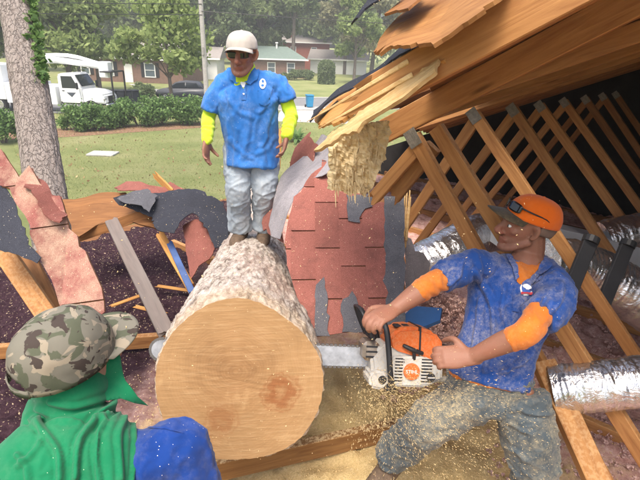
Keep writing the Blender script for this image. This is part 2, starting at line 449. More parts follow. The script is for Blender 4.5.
M['pole'] = m_wood('grey_pole_wood', (.28, .26, .24), (.48, .46, .44))
# ------------------------------------------------------------------ setting: ground, road, lawns
def flat(name, pts, z, mat):
    bm = bmesh.new(); bm.faces.new([bm.verts.new((p[0], p[1], z)) for p in pts]); o = bm_obj(name, bm, mat)
    if o.data.polygons[0].normal.z < 0: o.data.flip_normals()
    return tag(o, kind='structure')
def m_grass():
    a = NT('lawn', .95, .15); v = a.coord(kind='World')
    f = a.noise(v, .35, 6, .6); g = a.noise(v, 9, 6, .75); h = a.noise(v, 70, 3, .7)
    c = a.ramp(f, [(.3, (.215, .265, .09)), (.5, (.315, .345, .13)), (.72, (.45, .42, .21))])
    c = a.mix(a.math('MULTIPLY', a.ramp(g, [(.4, (0, 0, 0)), (.62, (1, 1, 1))]), .40), c, (.17, .22, .07))
    c = a.mix(a.math('MULTIPLY', a.ramp(h, [(.5, (0, 0, 0)), (.68, (1, 1, 1))]), .5), c, (.40, .36, .20))
    a.col(c); a.bump(a.math('ADD', g, h), .06); return a.m
M['grass'] = m_grass()
a = NT('mulch', .95, .1); v = a.coord(kind='World'); a.col(a.ramp(a.noise(v, 9, 6, .8), [(.3, (.12, .07, .045)), (.7, (.34, .21, .13))])); a.bump(a.noise(v, 20, 4), .04); M['mulch'] = a.m
S = 400
flat('ground', [(-S, -S), (S, -S), (S, 900), (-S, 900)], 0, M['grass'])
def strip(name, pa, pb, w, z, mat, over=60):
    d = (pb - pa).normalized(); n = Vector((-d.y, d.x, 0)); a_ = pa - d * over; b_ = pb + d * over
    return flat(name, [a_, b_, b_ + n * w, a_ + n * w], z, mat), d, n
ra, rb = G(60, 113), G(330, 110)
road, RD, RN = strip('road', ra, rb, 8.5, .008, M['asphalt'], 120)
for off, nm in ((-.18, 'kerb'), (8.5, 'kerb')):
    a_ = ra - RD * 120 + RN * off; b_ = rb + RD * 120 + RN * off
    bm = bmesh.new(); L = (b_ - a_).length; add_box(bm, (L / 2, .09, .06), (L, .18, .12), .02)
    o = bm_obj(nm, bm, M['concrete']); o.matrix_world = frame_mat(a_, RD, z=Vector((0, 0, 1))); tag(o, kind='structure')
dv = G(300, 116); flat('driveway', [dv + Vector((-1.6, -3, 0)), dv + Vector((3.4, -3, 0)), dv + Vector((3.4, 6, 0)), dv + Vector((-1.6, 6, 0))], .012, M['concrete'])
wk = ra + RN * 8.9; p1, p2 = G(128, 84), G(158, 93)
flat('garden_path', [p1, p1 + Vector((1.2, .3, 0)), p2 + Vector((1.4, 0, 0)), p2], .014, M['concrete'])
q = [G(x, y) for x, y in ((10, 140), (70, 137), (140, 132), (215, 127), (216, 122), (140, 125), (70, 128), (8, 131))]
flat('mulch_bed', q, .010, M['mulch'])
pd = G(103, 154.5); bm = bmesh.new(); add_box(bm, (0, 0, .04), (1.15, .8, .08), .015); add_box(bm, (0, 0, .085), (.9, .56, .02), .006); o = bm_obj('utility_cover', bm, M['concrete']); o.location = (pd.x, pd.y, 0); tag(o, 'flat pale concrete utility cover set in the green lawn', 'utility cover')

# ------------------------------------------------------------------ attic: trusses
KS = 2.3 / 1.9; SPC = .61 * KS
RV = az(38); TV = az(-52); UP = Vector((0, 0, 1))
P0 = P(417, 141, 2.3)
def tp(k, px, py): return on_plane(px, py, P0 + RV * (SPC * k), RV)
FLOOR = 2.70
FX0, FX1 = tp(1, 481, 97), tp(1, 640, 43)
CD = (FX1 - FX0).normalized()              # chord direction, up-slope
CN = CD.cross(RV).normalized()
if CN.z < 0: CN = -CN                      # roof normal, upwards
ridge_z = 5.75
TRUSS_LBL = {0: 'nearest orange-brown roof truss, beside the red shingles and above the sawing man', 1: 'second roof truss from the opening, its web passing behind the orange cap',
             2: 'third roof truss from the opening, right of the orange cap', 3: 'fourth roof truss from the opening, half lost in shade', 4: 'fifth roof truss, dim in the dark attic',
             5: 'sixth roof truss, deep in the dark attic', 6: 'seventh roof truss, far back in the dark attic', 7: 'last roof truss, at the far dark end of the attic'}
WEB_R = {0: [((417, 141), (475, 246)), ((440, 133), (584, 362))], 1: [((477, 118), (637, 358))], 2: [((515, 112), (640, 298))], 3: [((542, 108), (640, 244))],
         4: [((566, 104), (640, 207))], 5: [((587, 101), (640, 177))], 6: [((604, 98), (640, 152))], 7: [((617, 96), (640, 130))]}
WEB_L = {0: [((419, 146), (376, 196))], 1: [((474, 122), (413, 214))], 2: [((513, 115), (427, 232))], 3: [((540, 110), (440, 240))], 4: [((564, 106), (458, 236))], 5: [((586, 102), (480, 232))], 6: [((603, 100), (505, 226))]}
BT = .046; BH = .098
for k in range(0, 8):
    wm = M['wood'] if k < 5 else M['wood_deep']  # deepest trusses get the darker copy, attic gloom put into the colour
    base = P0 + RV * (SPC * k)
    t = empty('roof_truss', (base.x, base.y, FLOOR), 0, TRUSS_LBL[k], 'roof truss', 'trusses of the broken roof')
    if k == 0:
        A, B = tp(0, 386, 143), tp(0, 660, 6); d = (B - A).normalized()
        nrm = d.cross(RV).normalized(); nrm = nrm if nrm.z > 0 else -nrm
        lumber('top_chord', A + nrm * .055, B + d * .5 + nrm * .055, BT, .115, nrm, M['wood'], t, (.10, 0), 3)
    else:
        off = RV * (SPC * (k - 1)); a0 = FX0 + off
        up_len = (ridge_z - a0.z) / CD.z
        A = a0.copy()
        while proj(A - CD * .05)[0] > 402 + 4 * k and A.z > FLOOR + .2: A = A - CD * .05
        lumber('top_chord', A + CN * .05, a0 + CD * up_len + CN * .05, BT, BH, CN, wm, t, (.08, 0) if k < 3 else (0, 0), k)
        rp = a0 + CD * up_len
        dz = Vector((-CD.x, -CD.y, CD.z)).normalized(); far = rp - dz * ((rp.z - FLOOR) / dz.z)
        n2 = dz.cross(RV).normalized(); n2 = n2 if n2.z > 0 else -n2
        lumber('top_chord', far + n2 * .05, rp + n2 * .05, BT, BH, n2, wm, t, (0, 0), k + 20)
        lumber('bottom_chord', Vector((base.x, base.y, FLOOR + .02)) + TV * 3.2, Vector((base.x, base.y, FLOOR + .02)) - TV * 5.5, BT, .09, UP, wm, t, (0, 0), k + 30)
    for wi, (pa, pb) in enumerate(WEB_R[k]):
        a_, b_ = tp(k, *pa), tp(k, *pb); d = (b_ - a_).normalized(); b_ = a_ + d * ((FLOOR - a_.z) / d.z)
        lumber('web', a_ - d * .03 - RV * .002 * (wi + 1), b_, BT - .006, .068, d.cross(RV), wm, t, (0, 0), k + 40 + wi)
        if wi == 0:
            o_ = a_ - RV * (BT / 2 + .004) - d * .035; ud = CD if k else (tp(0, 660, 6) - tp(0, 386, 143)).normalized()
            Mx = frame_mat(o_, d, z=-RV)
            bm = bmesh.new(); add_box(bm, (.016, 0, 0), (.085, .066, .002))
            for i in range(5):
                for j in range(6): add_box(bm, (-.018 + i * .017, -.028 + j * .0112, .0012), (.012, .004, .0015))
            g = bm_obj('gusset_plate', bm, M['silver'], t); g.matrix_basis = PM(t).inverted() @ Mx
    for wi, (pa, pb) in enumerate(WEB_L.get(k, [])):
        a_, b_ = tp(k, *pa), tp(k, *pb); d = (b_ - a_).normalized()
        if k: b_ = a_ + d * ((FLOOR - a_.z) / d.z)
        lumber('web', a_ + RV * .003, b_, BT - .008, .066, d.cross(RV), wm, t, (0, 0) if k else (0, .05), k + 60)
    if k == 0:
        a_, b_ = tp(0, 428, 148), tp(0, 390, 196); lumber('web', a_ + RV * .06, b_ + RV * .06, .04, .08, (b_ - a_).cross(RV), M['wood'], t, (0, .05), 66)

# broken rafter nearest the camera
A, B = tp(-1, 324, 140), tp(-1, 610, -8); d = (B - A).normalized(); nb = d.cross(RV).normalized(); nb = nb if nb.z > 0 else -nb
br = empty('broken_rafter', (A.x, A.y, A.z), 0, 'snapped roof rafter with a long pale splintered end, topmost beam over the opening', 'rafter')
lumber('rafter_body', tp(-1, 400, 101) + nb * .055, B + d * .6 + nb * .055, BT, .115, nb, M['wood'], br, (.26, 0), 8)
# long splinters running out of the broken end
rnd = random.Random(4)
for i in range(4):
    a_ = tp(-1, 405, 97) + nb * rnd.uniform(.012, .09) - RV * rnd.uniform(.0, .03)
    ln = [.30, .34, .22, .38, .26, .18, .42][i]
    e_ = a_ - d * ln + nb * rnd.uniform(-.03, .0)
    bm = bmesh.new(); w0 = rnd.uniform(.003, .006); mid_ = a_ - d * ln * .5 + nb * rnd.uniform(-.008, .008)
    add_loft(bm, [a_ + d * .06, mid_, e_], [(w0 * .5, w0 * 1.6), (w0 * .4, w0), (.0015, .001)], side=RV, n=5, k=3)
    o = bm_obj('splinter', bm, M['splinter'], br); o.matrix_basis = PM(br).inverted()

# roof sheathing over the standing trusses
M['shade_board'] = m_plain('attic_shade_board', (.022, .020, .019), .9, .2, .3)  # near-black colour stands in for the darkness deep in the attic
rf = empty('roof_deck', (P0.x, P0.y, FLOOR), 0, 'wooden roof deck seen from below, over the dark attic at the right', 'roof')
def rp(k, s): return FX0 + RV * (SPC * (k - 1)) + CD * s + CN * .104
smax = (ridge_z - FX0.z) / CD.z + .1
for j in range(4):
    s0 = -.55 + j * ((smax + .55) / 4) + .002; s1 = -.55 + (j + 1) * ((smax + .55) / 4) - .002
    for (k0, k1) in (((-1.3, .546), (.55, 3.0), (3.004, 5.5), (5.504, 7.4)) if j >= 2 else ((.55, 3.0), (3.004, 5.5), (5.504, 7.4))):
        q = [rp(k0, s0), rp(k1, s0), rp(k1, s1), rp(k0, s1)]
        bm = bmesh.new(); lo = [bm.verts.new(p) for p in q]; hi = [bm.verts.new(p + CN * .014) for p in q]
        bm.faces.new(lo); bm.faces.new(hi)
        for i in range(4): bm.faces.new((lo[i], lo[(i + 1) % 4], hi[(i + 1) % 4], hi[i]))
        o = bm_obj('sheathing_panel', bm, M['ply_dark'], rf)
        for v in o.data.vertices: v.co = PM(rf).inverted() @ v.co
def slab(name, q, n, th, mat, parent):
    bm = bmesh.new(); lo = [bm.verts.new(p) for p in q]; hi = [bm.verts.new(p + n * th) for p in q]
    bm.faces.new(lo); bm.faces.new(hi); m = len(q)
    for i in range(m): bm.faces.new((lo[i], lo[(i + 1) % m], hi[(i + 1) % m], hi[i]))
    o = bm_obj(name, bm, mat, parent)
    if parent is not None:
        I = PM(parent).inverted()
        for v in o.data.vertices: v.co = I @ v.co
    return o
e0 = (tp(-1, 610, -8) - tp(-1, 450, 76)).normalized()
slab('sheathing_panel', [tp(-1, 436, 84) + nb * .125, tp(-1, 610, -8) + nb * .125 + e0 * .6, tp(0, 660, 6) + nb * .125 + e0 * .5, tp(0, 440, 118) + nb * .125], nb, .014, M['ply_dark'], rf)
# lower-left remainder of the deck beyond the second truss (behind the red shingles)
slab('sheathing_panel', [rp(3.4, -3.3), rp(7.4, -3.3), rp(7.4, -.556), rp(3.4, -.556)], CN, .014, M['ply_dark'], rf)
slab('shingle_layer', [rp(.6, -.5) + CN * .016, rp(7.5, -.5) + CN * .016, rp(7.5, smax) + CN * .016, rp(.6, smax) + CN * .016], CN, .008, M['shingle'], rf)
rgp = rp(0, smax); dz = Vector((-CD.x, -CD.y, CD.z)).normalized(); n2 = dz.cross(RV).normalized(); n2 = n2 if n2.z > 0 else -n2
def rq(k, s): return rp(k, smax) - dz * s + CN * .003
ln = (ridge_z - FLOOR) / dz.z
slab('far_slope', [rq(-1.6, 0), rq(7.4, 0), rq(7.4, ln), rq(-1.6, ln)], n2, .014, M['shade_board'], rf)
c0 = P0 + RV * (SPC * 7.45); gb = [Vector((c0.x, c0.y, 0)) + TV * 4.6, Vector((c0.x, c0.y, 0)) - TV * 9.5]
pk = rp(7.45, smax)
slab('gable_wall', [Vector((gb[0].x, gb[0].y, FLOOR - .1)), Vector((gb[1].x, gb[1].y, FLOOR - .1)), Vector((pk.x, pk.y, pk.z - .02))], RV, .05, M['shade_board'], rf)

# ------------------------------------------------------------------ attic floor, insulation
EA = Vector((P0.x, P0.y, 0)) + TV * 4.35                    # eave line runs along RV through EA
def eave(t): return EA + RV * t
pl = [eave(-4.5), eave(7.5), eave(7.5) - TV * 13.5, eave(-4.5) - TV * 13.5]
bm = bmesh.new(); lo = [bm.verts.new((p.x, p.y, 2.42)) for p in pl]; hi = [bm.verts.new((p.x, p.y, 2.60)) for p in pl]
bm.faces.new(lo); bm.faces.new(hi)
for i in range(4): bm.faces.new((lo[i], lo[(i + 1) % 4], hi[(i + 1) % 4], hi[i]))
tag(bm_obj('attic_floor', bm, M['ply_dark']), kind='structure')
hw = empty('house_wall', tuple(eave(0)), 0, 'outer wall of the damaged house under the broken eave', 'wall')
M['brick'] = m_plain('brick_wall', (.30, .17, .12), .9, .2, .25, 12, .004)
def wl(name, a_, b_, z0, z1, th, mat):
    n = Vector((-(b_ - a_).y, (b_ - a_).x, 0)).normalized()
    slab(name, [Vector((a_.x, a_.y, z0)), Vector((b_.x, b_.y, z0)), Vector((b_.x, b_.y, z1)), Vector((a_.x, a_.y, z1))], n, th, mat, hw)
wl('wall_panel', eave(-4.5) - TV * .3, eave(7.5) - TV * .3, 0, 2.41, .2, M['brick'])
wl('top_plate', eave(-4.5) - TV * .3, eave(-1.0) - TV * .3, 2.605, 2.69, .14, M['wood'])

def m_insul():
    a = NT('insulation', .98, .05); v = a.coord(kind='World')
    f = a.noise(v, 26, 8, .8); c = a.ramp(f, [(.3, (.32, .15, .13)), (.5, (.56, .33, .28)), (.68, (.72, .53, .47))])
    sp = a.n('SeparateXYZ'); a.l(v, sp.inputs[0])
    # maroon insulation on the left, darkened to paint in the hole's shade
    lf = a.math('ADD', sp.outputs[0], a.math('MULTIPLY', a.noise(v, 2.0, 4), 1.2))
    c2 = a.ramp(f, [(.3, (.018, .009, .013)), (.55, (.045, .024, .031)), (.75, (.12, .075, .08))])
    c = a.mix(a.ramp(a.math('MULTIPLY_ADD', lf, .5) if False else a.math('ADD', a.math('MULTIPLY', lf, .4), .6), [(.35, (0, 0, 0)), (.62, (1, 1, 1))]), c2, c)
    # sawdust thrown by the saw
    vd = a.n('VectorMath', operation='DISTANCE'); a.l(v, vd.inputs[0]); vd.inputs[1].default_value = (.30, 1.95, 2.75)
    dd = a.math('ADD', vd.outputs['Value'], a.math('MULTIPLY', a.noise(v, 5, 5, .7), 1.3))
    s = a.ramp(a.math('MULTIPLY', dd, .5), [(.74, (1, 1, 1)), (1.0, (0, 0, 0))])
    g = a.noise(v, 90, 5, .8); cs = a.ramp(g, [(.25, (.48, .33, .15)), (.5, (.68, .50, .24)), (.72, (.84, .67, .38))])
    c = a.mix(s, c, cs)
    fl = a.ramp(a.noise(v, 55, 2), [(.64, (0, 0, 0)), (.68, (1, 1, 1))]); c = a.mix(a.math('MULTIPLY', fl, .6), c, (.74, .58, .36))
    a.col(c); a.bump(a.math('ADD', f, g), .007); return a.m
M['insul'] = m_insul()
xs = np.arange(-3.6, 5.4, .027); ys = np.arange(.6, 8.2, .027)
V = []; idx = -np.ones((len(xs), len(ys)), dtype=int)
for i, x in enumerate(xs):
    for j, y in enumerate(ys):
        q = Vector((x, y, 0)); e = (q - EA).dot(TV); r_ = (q - EA).dot(RV)
        if e > -.12 or e < -9 or r_ < -4.2: continue
        h = 2.70 + .055 * nz(q, 1.7) + .035 * nz(q, 5) + .034 * nz(q, 11, 3) + .020 * nz(q, 27, 5)
        h += .03 * max(0, nz(q, 8, 9)) ** 1
        ds = (q - Vector((.45, 1.75, 0))).length
        h += .07 * math.exp(-(ds / .35) ** 2)
        h -= .10 * max(0, min(1, (e + .7) / .6))
        idx[i, j] = len(V); V.append((x + .008 * nz(q, 40), y + .008 * nz(q, 40, 2), h))
F = []
for i in range(len(xs) - 1):
    for j in range(len(ys) - 1):
        q = (idx[i, j], idx[i + 1, j], idx[i + 1, j + 1], idx[i, j + 1])
        if min(q) >= 0: F.append(q)
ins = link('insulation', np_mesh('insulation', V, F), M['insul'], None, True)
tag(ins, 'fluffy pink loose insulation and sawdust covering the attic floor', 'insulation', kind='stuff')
# loose tufts of pink insulation heaped behind the saw
M['tuft'] = (lambda a: (a.col(a.ramp(a.noise(a.coord(kind='World'), 40, 6, .8), [(.3, (.44, .24, .20)), (.7, (.74, .54, .48))])), None, a.m)[2])(NT('insulation_tuft', .98, .05))
rnd = random.Random(11); bm = bmesh.new()
bvI = BVHTree.FromPolygons([v.co for v in ins.data.vertices], [p.vertices[:] for p in ins.data.polygons])
spots = []
for i in range(2600):
    if i < 900: x, y, mx = rnd.gauss(.85, .2), rnd.gauss(3.05, .24), .30
    elif i < 2000: x, y, mx = rnd.uniform(.9, 3.4), rnd.uniform(1.3, 4.2), .10
    else: x, y, mx = rnd.uniform(1.0, 3.0), rnd.uniform(1.2, 3.2), .05
    h = bvI.ray_cast(Vector((x, y, 3.2)), Vector((0, 0, -1)))
    if h[0] is None: continue
    pile = math.exp(-((x - .85) ** 2 + (y - 3.05) ** 2) / .16) * .42 if i < 900 else 0
    spots.append((Vector((x, y, h[0].z + rnd.random() ** 1.3 * (mx * .4) + pile * rnd.random() ** .5)), (rnd.uniform(.010, .030) if i < 900 else rnd.uniform(.006, .018))))
bm.free(); g = np.random.default_rng(5); pc = []
for (c, r) in spots:
    k_ = int(16 + r * 1500); q = g.normal(size=(k_, 3)); q /= np.linalg.norm(q, axis=1)[:, None]; q *= (r * 1.3 * g.random(k_) ** .4)[:, None]; q[:, 2] *= .7; pc.append(q + np.array(c[:]))
pc = np.concatenate(pc); n = len(pc)
a_ = g.normal(size=(n, 3)); a_ /= np.linalg.norm(a_, axis=1)[:, None]; b_ = np.cross(a_, g.normal(size=(n, 3))); b_ /= np.linalg.norm(b_, axis=1)[:, None]; sz = g.uniform(.003, .010, n)[:, None]
VV = np.stack([pc - a_ * sz, pc + b_ * sz * .6, pc + a_ * sz, pc - b_ * sz * .6], 1).reshape(-1, 3)
tag(link('loose_insulation', np_mesh('loose_insulation', VV, np.arange(4 * n).reshape(n, 4)), M['tuft'], None, False), 'lumpy tufts of pink insulation heaped between the truss webs', 'insulation', kind='stuff')

# beam lying below the log
a_, b_ = G(215, 470, 2.80), G(432, 421, 2.80)
tag(lumber('fallen_joist', a_ - (b_ - a_).normalized() * .3, b_ + (b_ - a_).normalized() * .25, .05, .12, UP, M['wood_dusty'], None, (0, .08), 91), 'dust-covered joist lying in front of and below the log end', 'joist')
a_, b_ = G(-20, 462, 2.78), G(30, 436, 2.78)
tag(lumber('ceiling_joist', G(-15, 470, 2.78), G(60, 425, 2.78), .045, .10, UP, M['wood'], None, (0, 0), 92), 'short ceiling joist low at the left edge, beside the green scarf', 'joist')
tag(lumber('ceiling_joist', G(-10, 352, 2.78), G(185, 338, 2.78), .05, .10, UP, M['wood'], None, (0, 0), 93), 'long brown ceiling joist crossing behind the camouflage cap to the log', 'joist')
# ------------------------------------------------------------------ the log
F0 = P(240, 381, 2.0)
LT = P(250, 238, 3.45)                                     # top of the log under the standing man
LA = (LT + Vector((0, 0, -.27)) - F0).normalized()         # axis, away from the camera
LNRM = (-LA + Vector((0, 0, .25))).normalized()            # cut-face normal
lx = LA.cross(UP).normalized(); lz = lx.cross(LA).normalized()
log = empty('fallen_log', tuple(F0), 0, 'huge pale-barked pine log, its sawn end facing the viewer', 'log')
prof = [(0, .338), (.15, .343), (.5, .335), (1.0, .305), (1.6, .272), (2.6, .265), (5.2, .25)]
def lrad(s): return float(np.interp(s, [p[0] for p in prof], [p[1] for p in prof]))
def lshape(ph, s): return 1 + .035 * math.cos(ph * 2 + .6) + .025 * math.cos(3 * ph + 1) + .012 * math.sin(5 * ph + s)
KERF = .095
Ns = 300; Na = 260
ss = np.concatenate([[0.0, .0005], np.linspace(.001, .2, 46), np.linspace(.21, 2.4, 230), np.linspace(2.5, 5.0, 30)])
V = []; I = PM(log).inverted()
LB = 0
for s in ss:
    for j in range(Na):
        ph = 2 * math.pi * j / Na
        rdir = lx * math.cos(ph) + lz * math.sin(ph); r = lrad(s) * lshape(ph, s)
        p = Vector((math.cos(ph) * 2.2, math.sin(ph) * 2.2, s * 3.2))
        # flaky bark plates
        v1 = noise.voronoi(Vector((p.x * 1.9, p.y * 1.9, p.z * .62)) + Vector((nz(p, 2), nz(p, 2, 4), nz(p, 2, 8))) * .35)[0]
        e = min(1, (v1[1] - v1[0]) * 3.2)
        pz = Vector((p.x, p.y, p.z * .4)); b = .009 * e + .008 * nz(pz, 5) + .006 * nz(pz, 12, 2) + .004 * nz(pz, 26, 3)
        q = r + b - .006
        if s == 0.0: q = r * .978
        if abs(s - KERF) < .0065 and math.sin(ph) > .02: q = r * .80
        scut = -(rdir * r).dot(LNRM) / LA.dot(LNRM) * max(0, 1 - s / .5)
        V.append(I @ (F0 + LA * (s + scut) + rdir * q))
F = []
n = len(ss)
for i in range(n - 1):
    for j in range(Na): F.append((i * Na + j, i * Na + (j + 1) % Na, (i + 1) * Na + (j + 1) % Na, (i + 1) * Na + j))
def m_logbark():
    a = NT('log_bark', .95, .1); tc = a.n('TexCoord'); mpb = a.n('Mapping'); mpb.inputs['Scale'].default_value = (1, .45, 1); a.l(tc.outputs['Object'], mpb.inputs[0]); v = mpb.outputs[0]
    f = a.noise(v, 20, 8, .75); g = a.noise(v, 3.2, 5, .6); h = a.noise(v, 60, 4, .7)
    c = a.ramp(f, [(.32, (.075, .05, .04)), (.42, (.20, .155, .13)), (.52, (.40, .345, .30)), (.66, (.60, .55, .50))])
    c = a.mix(a.math('MULTIPLY', a.ramp(g, [(.48, (0, 0, 0)), (.66, (1, 1, 1))]), .65), c, (.33, .22, .17))
    c = a.mix(a.math('MULTIPLY', a.ramp(h, [(.5, (0, 0, 0)), (.62, (1, 1, 1))]), .4), c, (.78, .70, .56))
    # sawdust close to the cut, raw wood in the kerf
    pos = a.n('NewGeometry'); dt = a.n('VectorMath', operation='DOT_PRODUCT'); sb = a.n('VectorMath', operation='SUBTRACT')
    a.l(pos.outputs['Position'], sb.inputs[0]); sb.inputs[1].default_value = tuple(F0); a.l(sb.outputs[0], dt.inputs[0]); dt.inputs[1].default_value = tuple(-LNRM)
    s = a.ramp(a.math('ADD', dt.outputs['Value'], a.math('MULTIPLY', g, .25)), [(.18, (1, 1, 1)), (.30, (0, 0, 0))])
    c = a.mix(a.math('MULTIPLY', s, .38), c, (.50, .36, .21))
    a.col(c); a.bump(a.math('ADD', f, a.math('MULTIPLY', h, .4)), .012); return a.m
link('bark', np_mesh('bark', V, F), m_logbark(), log, True)
# cut face: polar grid following the outline
V = []; F = []; NR = 26
for i in range(NR + 1):
    for j in range(Na):
        ph = 2 * math.pi * j / Na; rdir = lx * math.cos(ph) + lz * math.sin(ph); r = lrad(0) * lshape(ph, 0) * i / NR * (.99 + (.010 * noise.noise(Vector((math.cos(ph) * 14, math.sin(ph) * 14, 0))) if i == NR else 0))
        sc_ = -(rdir * r).dot(LNRM) / LA.dot(LNRM); p = F0 + LA * sc_ + rdir * r
        V.append(I @ (p + LNRM * (.004 + .0012 * nz(p, 18) + .0006 * math.sin(p.z * 300 + p.x * 60))))
for i in range(NR):
    for j in range(Na): F.append((i * Na + j, (i + 1) * Na + j, (i + 1) * Na + (j + 1) % Na, i * Na + (j + 1) % Na))
def m_cut():
    a = NT('cut_wood', .85, .15); tc = a.n('TexCoord'); v = tc.outputs['Object']
    cx = I @ on_plane(236, 372, F0, LNRM)
    nn = a.n('TexNoise'); nn.inputs['Scale'].default_value = 4.5; nn.inputs['Detail'].default_value = 6; a.l(v, nn.inputs['Vector'])
    ds = a.n('VectorMath', operation='DISTANCE'); a.l(v, ds.inputs[0]); ds.inputs[1].default_value = tuple(cx)
    d = a.math('ADD', ds.outputs['Value'], a.math('MULTIPLY', nn.outputs['Fac'], .13))
    ring = a.math('SINE', a.math('MULTIPLY', d, 520.0)); ring2 = a.math('SINE', a.math('MULTIPLY', d, 143.0))
    rg = a.math('ADD', a.math('MULTIPLY', ring, .5), a.math('MULTIPLY', ring2, .6))
    base = a.ramp(a.math('ADD', a.math('MULTIPLY', rg, .055), a.noise(v, 5, 5, .6)), [(.25, (.185, .098, .043)), (.5, (.265, .148, .066)), (.75, (.35, .205, .10))])
    heart = a.ramp(d, [(.10, (0, 0, 0)), (.30, (1, 1, 1))]); base = a.mix(a.math('MULTIPLY', heart, .45), base, (.36, .225, .105))
    # saw scratches
    mp = a.n('Mapping'); mp.inputs['Scale'].default_value = (5, 5, 70); a.l(v, mp.inputs[0]); sc = a.noise(mp.outputs[0], 1.5, 4, .7)
    base = a.mix(a.math('MULTIPLY', a.ramp(sc, [(.5, (0, 0, 0)), (.68, (1, 1, 1))]), .18), base, (.60, .44, .25))
    for (px, py, r, st) in ((281, 391, .050, .9), (222, 420, .040, .55)):
        c = I @ on_plane(px, py, F0, LNRM); dk = a.n('VectorMath', operation='DISTANCE'); a.l(v, dk.inputs[0]); dk.inputs[1].default_value = tuple(c)
        dd = a.math('ADD', dk.outputs['Value'], a.math('MULTIPLY', a.noise(v, 16, 5), .13))
        kk = a.ramp(a.math('MULTIPLY', dd, 1 / (r + .11)), [(.40, (.25, .25, .25)), (.60, (1, 1, 1)), (.72, (.85, .85, .85)), (.82, (.12, .12, .12)), (.88, (.6, .6, .6)), (.97, (0, 0, 0))])
        base = a.mix(a.math('MULTIPLY', kk, st), base, (.22, .085, .032))
    wt = a.ramp(a.noise(v, 2.4, 4, .6), [(.5, (0, 0, 0)), (.75, (1, 1, 1))]); base = a.mix(a.math('MULTIPLY', wt, .55), base, (.20, .092, .034)); rt = a.ramp(a.noise(v, 3.3, 6, .7, .6), [(.55, (0, 0, 0)), (.75, (1, 1, 1))]); base = a.mix(a.math('MULTIPLY', rt, .4), base, (.68, .47, .24))
    fl = a.ramp(a.noise(v, 75, 2), [(.70, (0, 0, 0)), (.74, (1, 1, 1))]); base = a.mix(a.math('MULTIPLY', fl, .6), base, (.50, .37, .21))
    a.col(base); a.bump(a.math('ADD', a.math('MULTIPLY', rg, .18), a.math('MULTIPLY', sc, 2.0)), .0012); return a.m
cf = link('cut_face', np_mesh('cut_face', V, F), m_cut(), log, True); cf['label'] = 'sawn end with growth rings and two dark knots'
bm = bmesh.new(); e = F0 + LA * 5.0
vs = [bm.verts.new(I @ (e + (lx * math.cos(t) + lz * math.sin(t)) * .243)) for t in [2 * math.pi * i / 40 for i in range(40)]]; bm.faces.new(vs); bm_obj('far_end', bm, M['splinter'], log)

# ------------------------------------------------------------------ torn roof pieces
def torn(name, label, cat, plane, outline_px, th, mat, jag_step=.035, jag_amp=.006, seed=1, bend=None, cell=.06, parent=None, smooth=False):
    Mx = plane if isinstance(plane, Matrix) else plane_from(*plane)
    uv = [px2uv(Mx, *p) for p in outline_px]
    ol = jagged(uv, jag_step, jag_amp, seed)
    o = sheet(name, ol, Mx, th, mat, parent, cell, bend, smooth)
    if parent is None: tag(o, label, cat)
    return o, Mx, uv
def shingled(name, label, plane, outline_px, mat, du, dv, u_dir='x', seed=1, skip=None, under=None, bend=None, lift=.0, jag=.010):
    """roof section: deck + single shingle tabs as pieces"""
    Mx = plane_from(*plane); uv = [px2uv(Mx, *p) for p in outline_px]; ol = [tuple(p) for p in jagged(uv, .055, jag, seed)]
    c = Mx.translation; root = empty(name, tuple(c), 0, label, 'roof section')
    nn = Mx.col[2].xyz; sgn = 1 if (CO - c).dot(nn) > 0 else -1
    rnd = random.Random(seed)
    inner = [((p[0] - sum(q[0] for q in ol) / len(ol)) * .985 + sum(q[0] for q in ol) / len(ol), (p[1] - sum(q[1] for q in ol) / len(ol)) * .985 + sum(q[1] for q in ol) / len(ol)) for p in ol]
    Md = Mx @ Matrix.Translation((0, 0, -sgn * .006 if sgn > 0 else .006 + .012))
    sheet('deck', inner, Md, .012, M['ply_dark'], root, .06, None)
    xs = [p[0] for p in ol]; ys = [p[1] for p in ol]
    i0 = int(math.floor(min(xs) / du)) - 1; i1 = int(math.ceil(max(xs) / du)) + 1
    j0 = int(math.floor(min(ys) / dv)) - 1; j1 = int(math.ceil(max(ys) / dv)) + 1
    g = .0035
    for i in range(i0, i1):
        for j in range(j0, j1):
            sh = (dv * .5 if i % 2 else 0) + (i * .037) % (dv * .25)
            cellp = clip_cell(ol, i * du, (i + 1) * du + .004, j * dv + sh + g, (j + 1) * dv + sh - g)
            if not cellp: continue
            if skip and skip(i, j, cellp): continue
            # a tab: wedge a little proud at its lower edge
            top = []; bot = []; cu = i * du
            tw = rnd.uniform(-.002, .003)
            V = []
            for p in cellp:
                f = 1 - (p[0] - cu) / du; z = .004 + .0038 * f + tw * f + lift * rnd.random() * .2
                V.append((p[0], p[1], sgn * z))
            m = len(V); V += [(p[0], p[1], 0) for p in cellp]
            Fc = [tuple(range(m)), tuple(range(2 * m - 1, m - 1, -1))] + [(q, (q + 1) % m, m + (q + 1) % m, m + q) for q in range(m)]
            me = mesh('shingle', V, Fc); bm = bmesh.new(); bm.from_mesh(me); bmesh.ops.recalc_face_normals(bm, faces=bm.faces[:]); bm.to_mesh(me); bm.free()
            o = link('shingle', me, mat, root); o.matrix_basis = PM(root).inverted() @ Mx
    return root, Mx, sgn

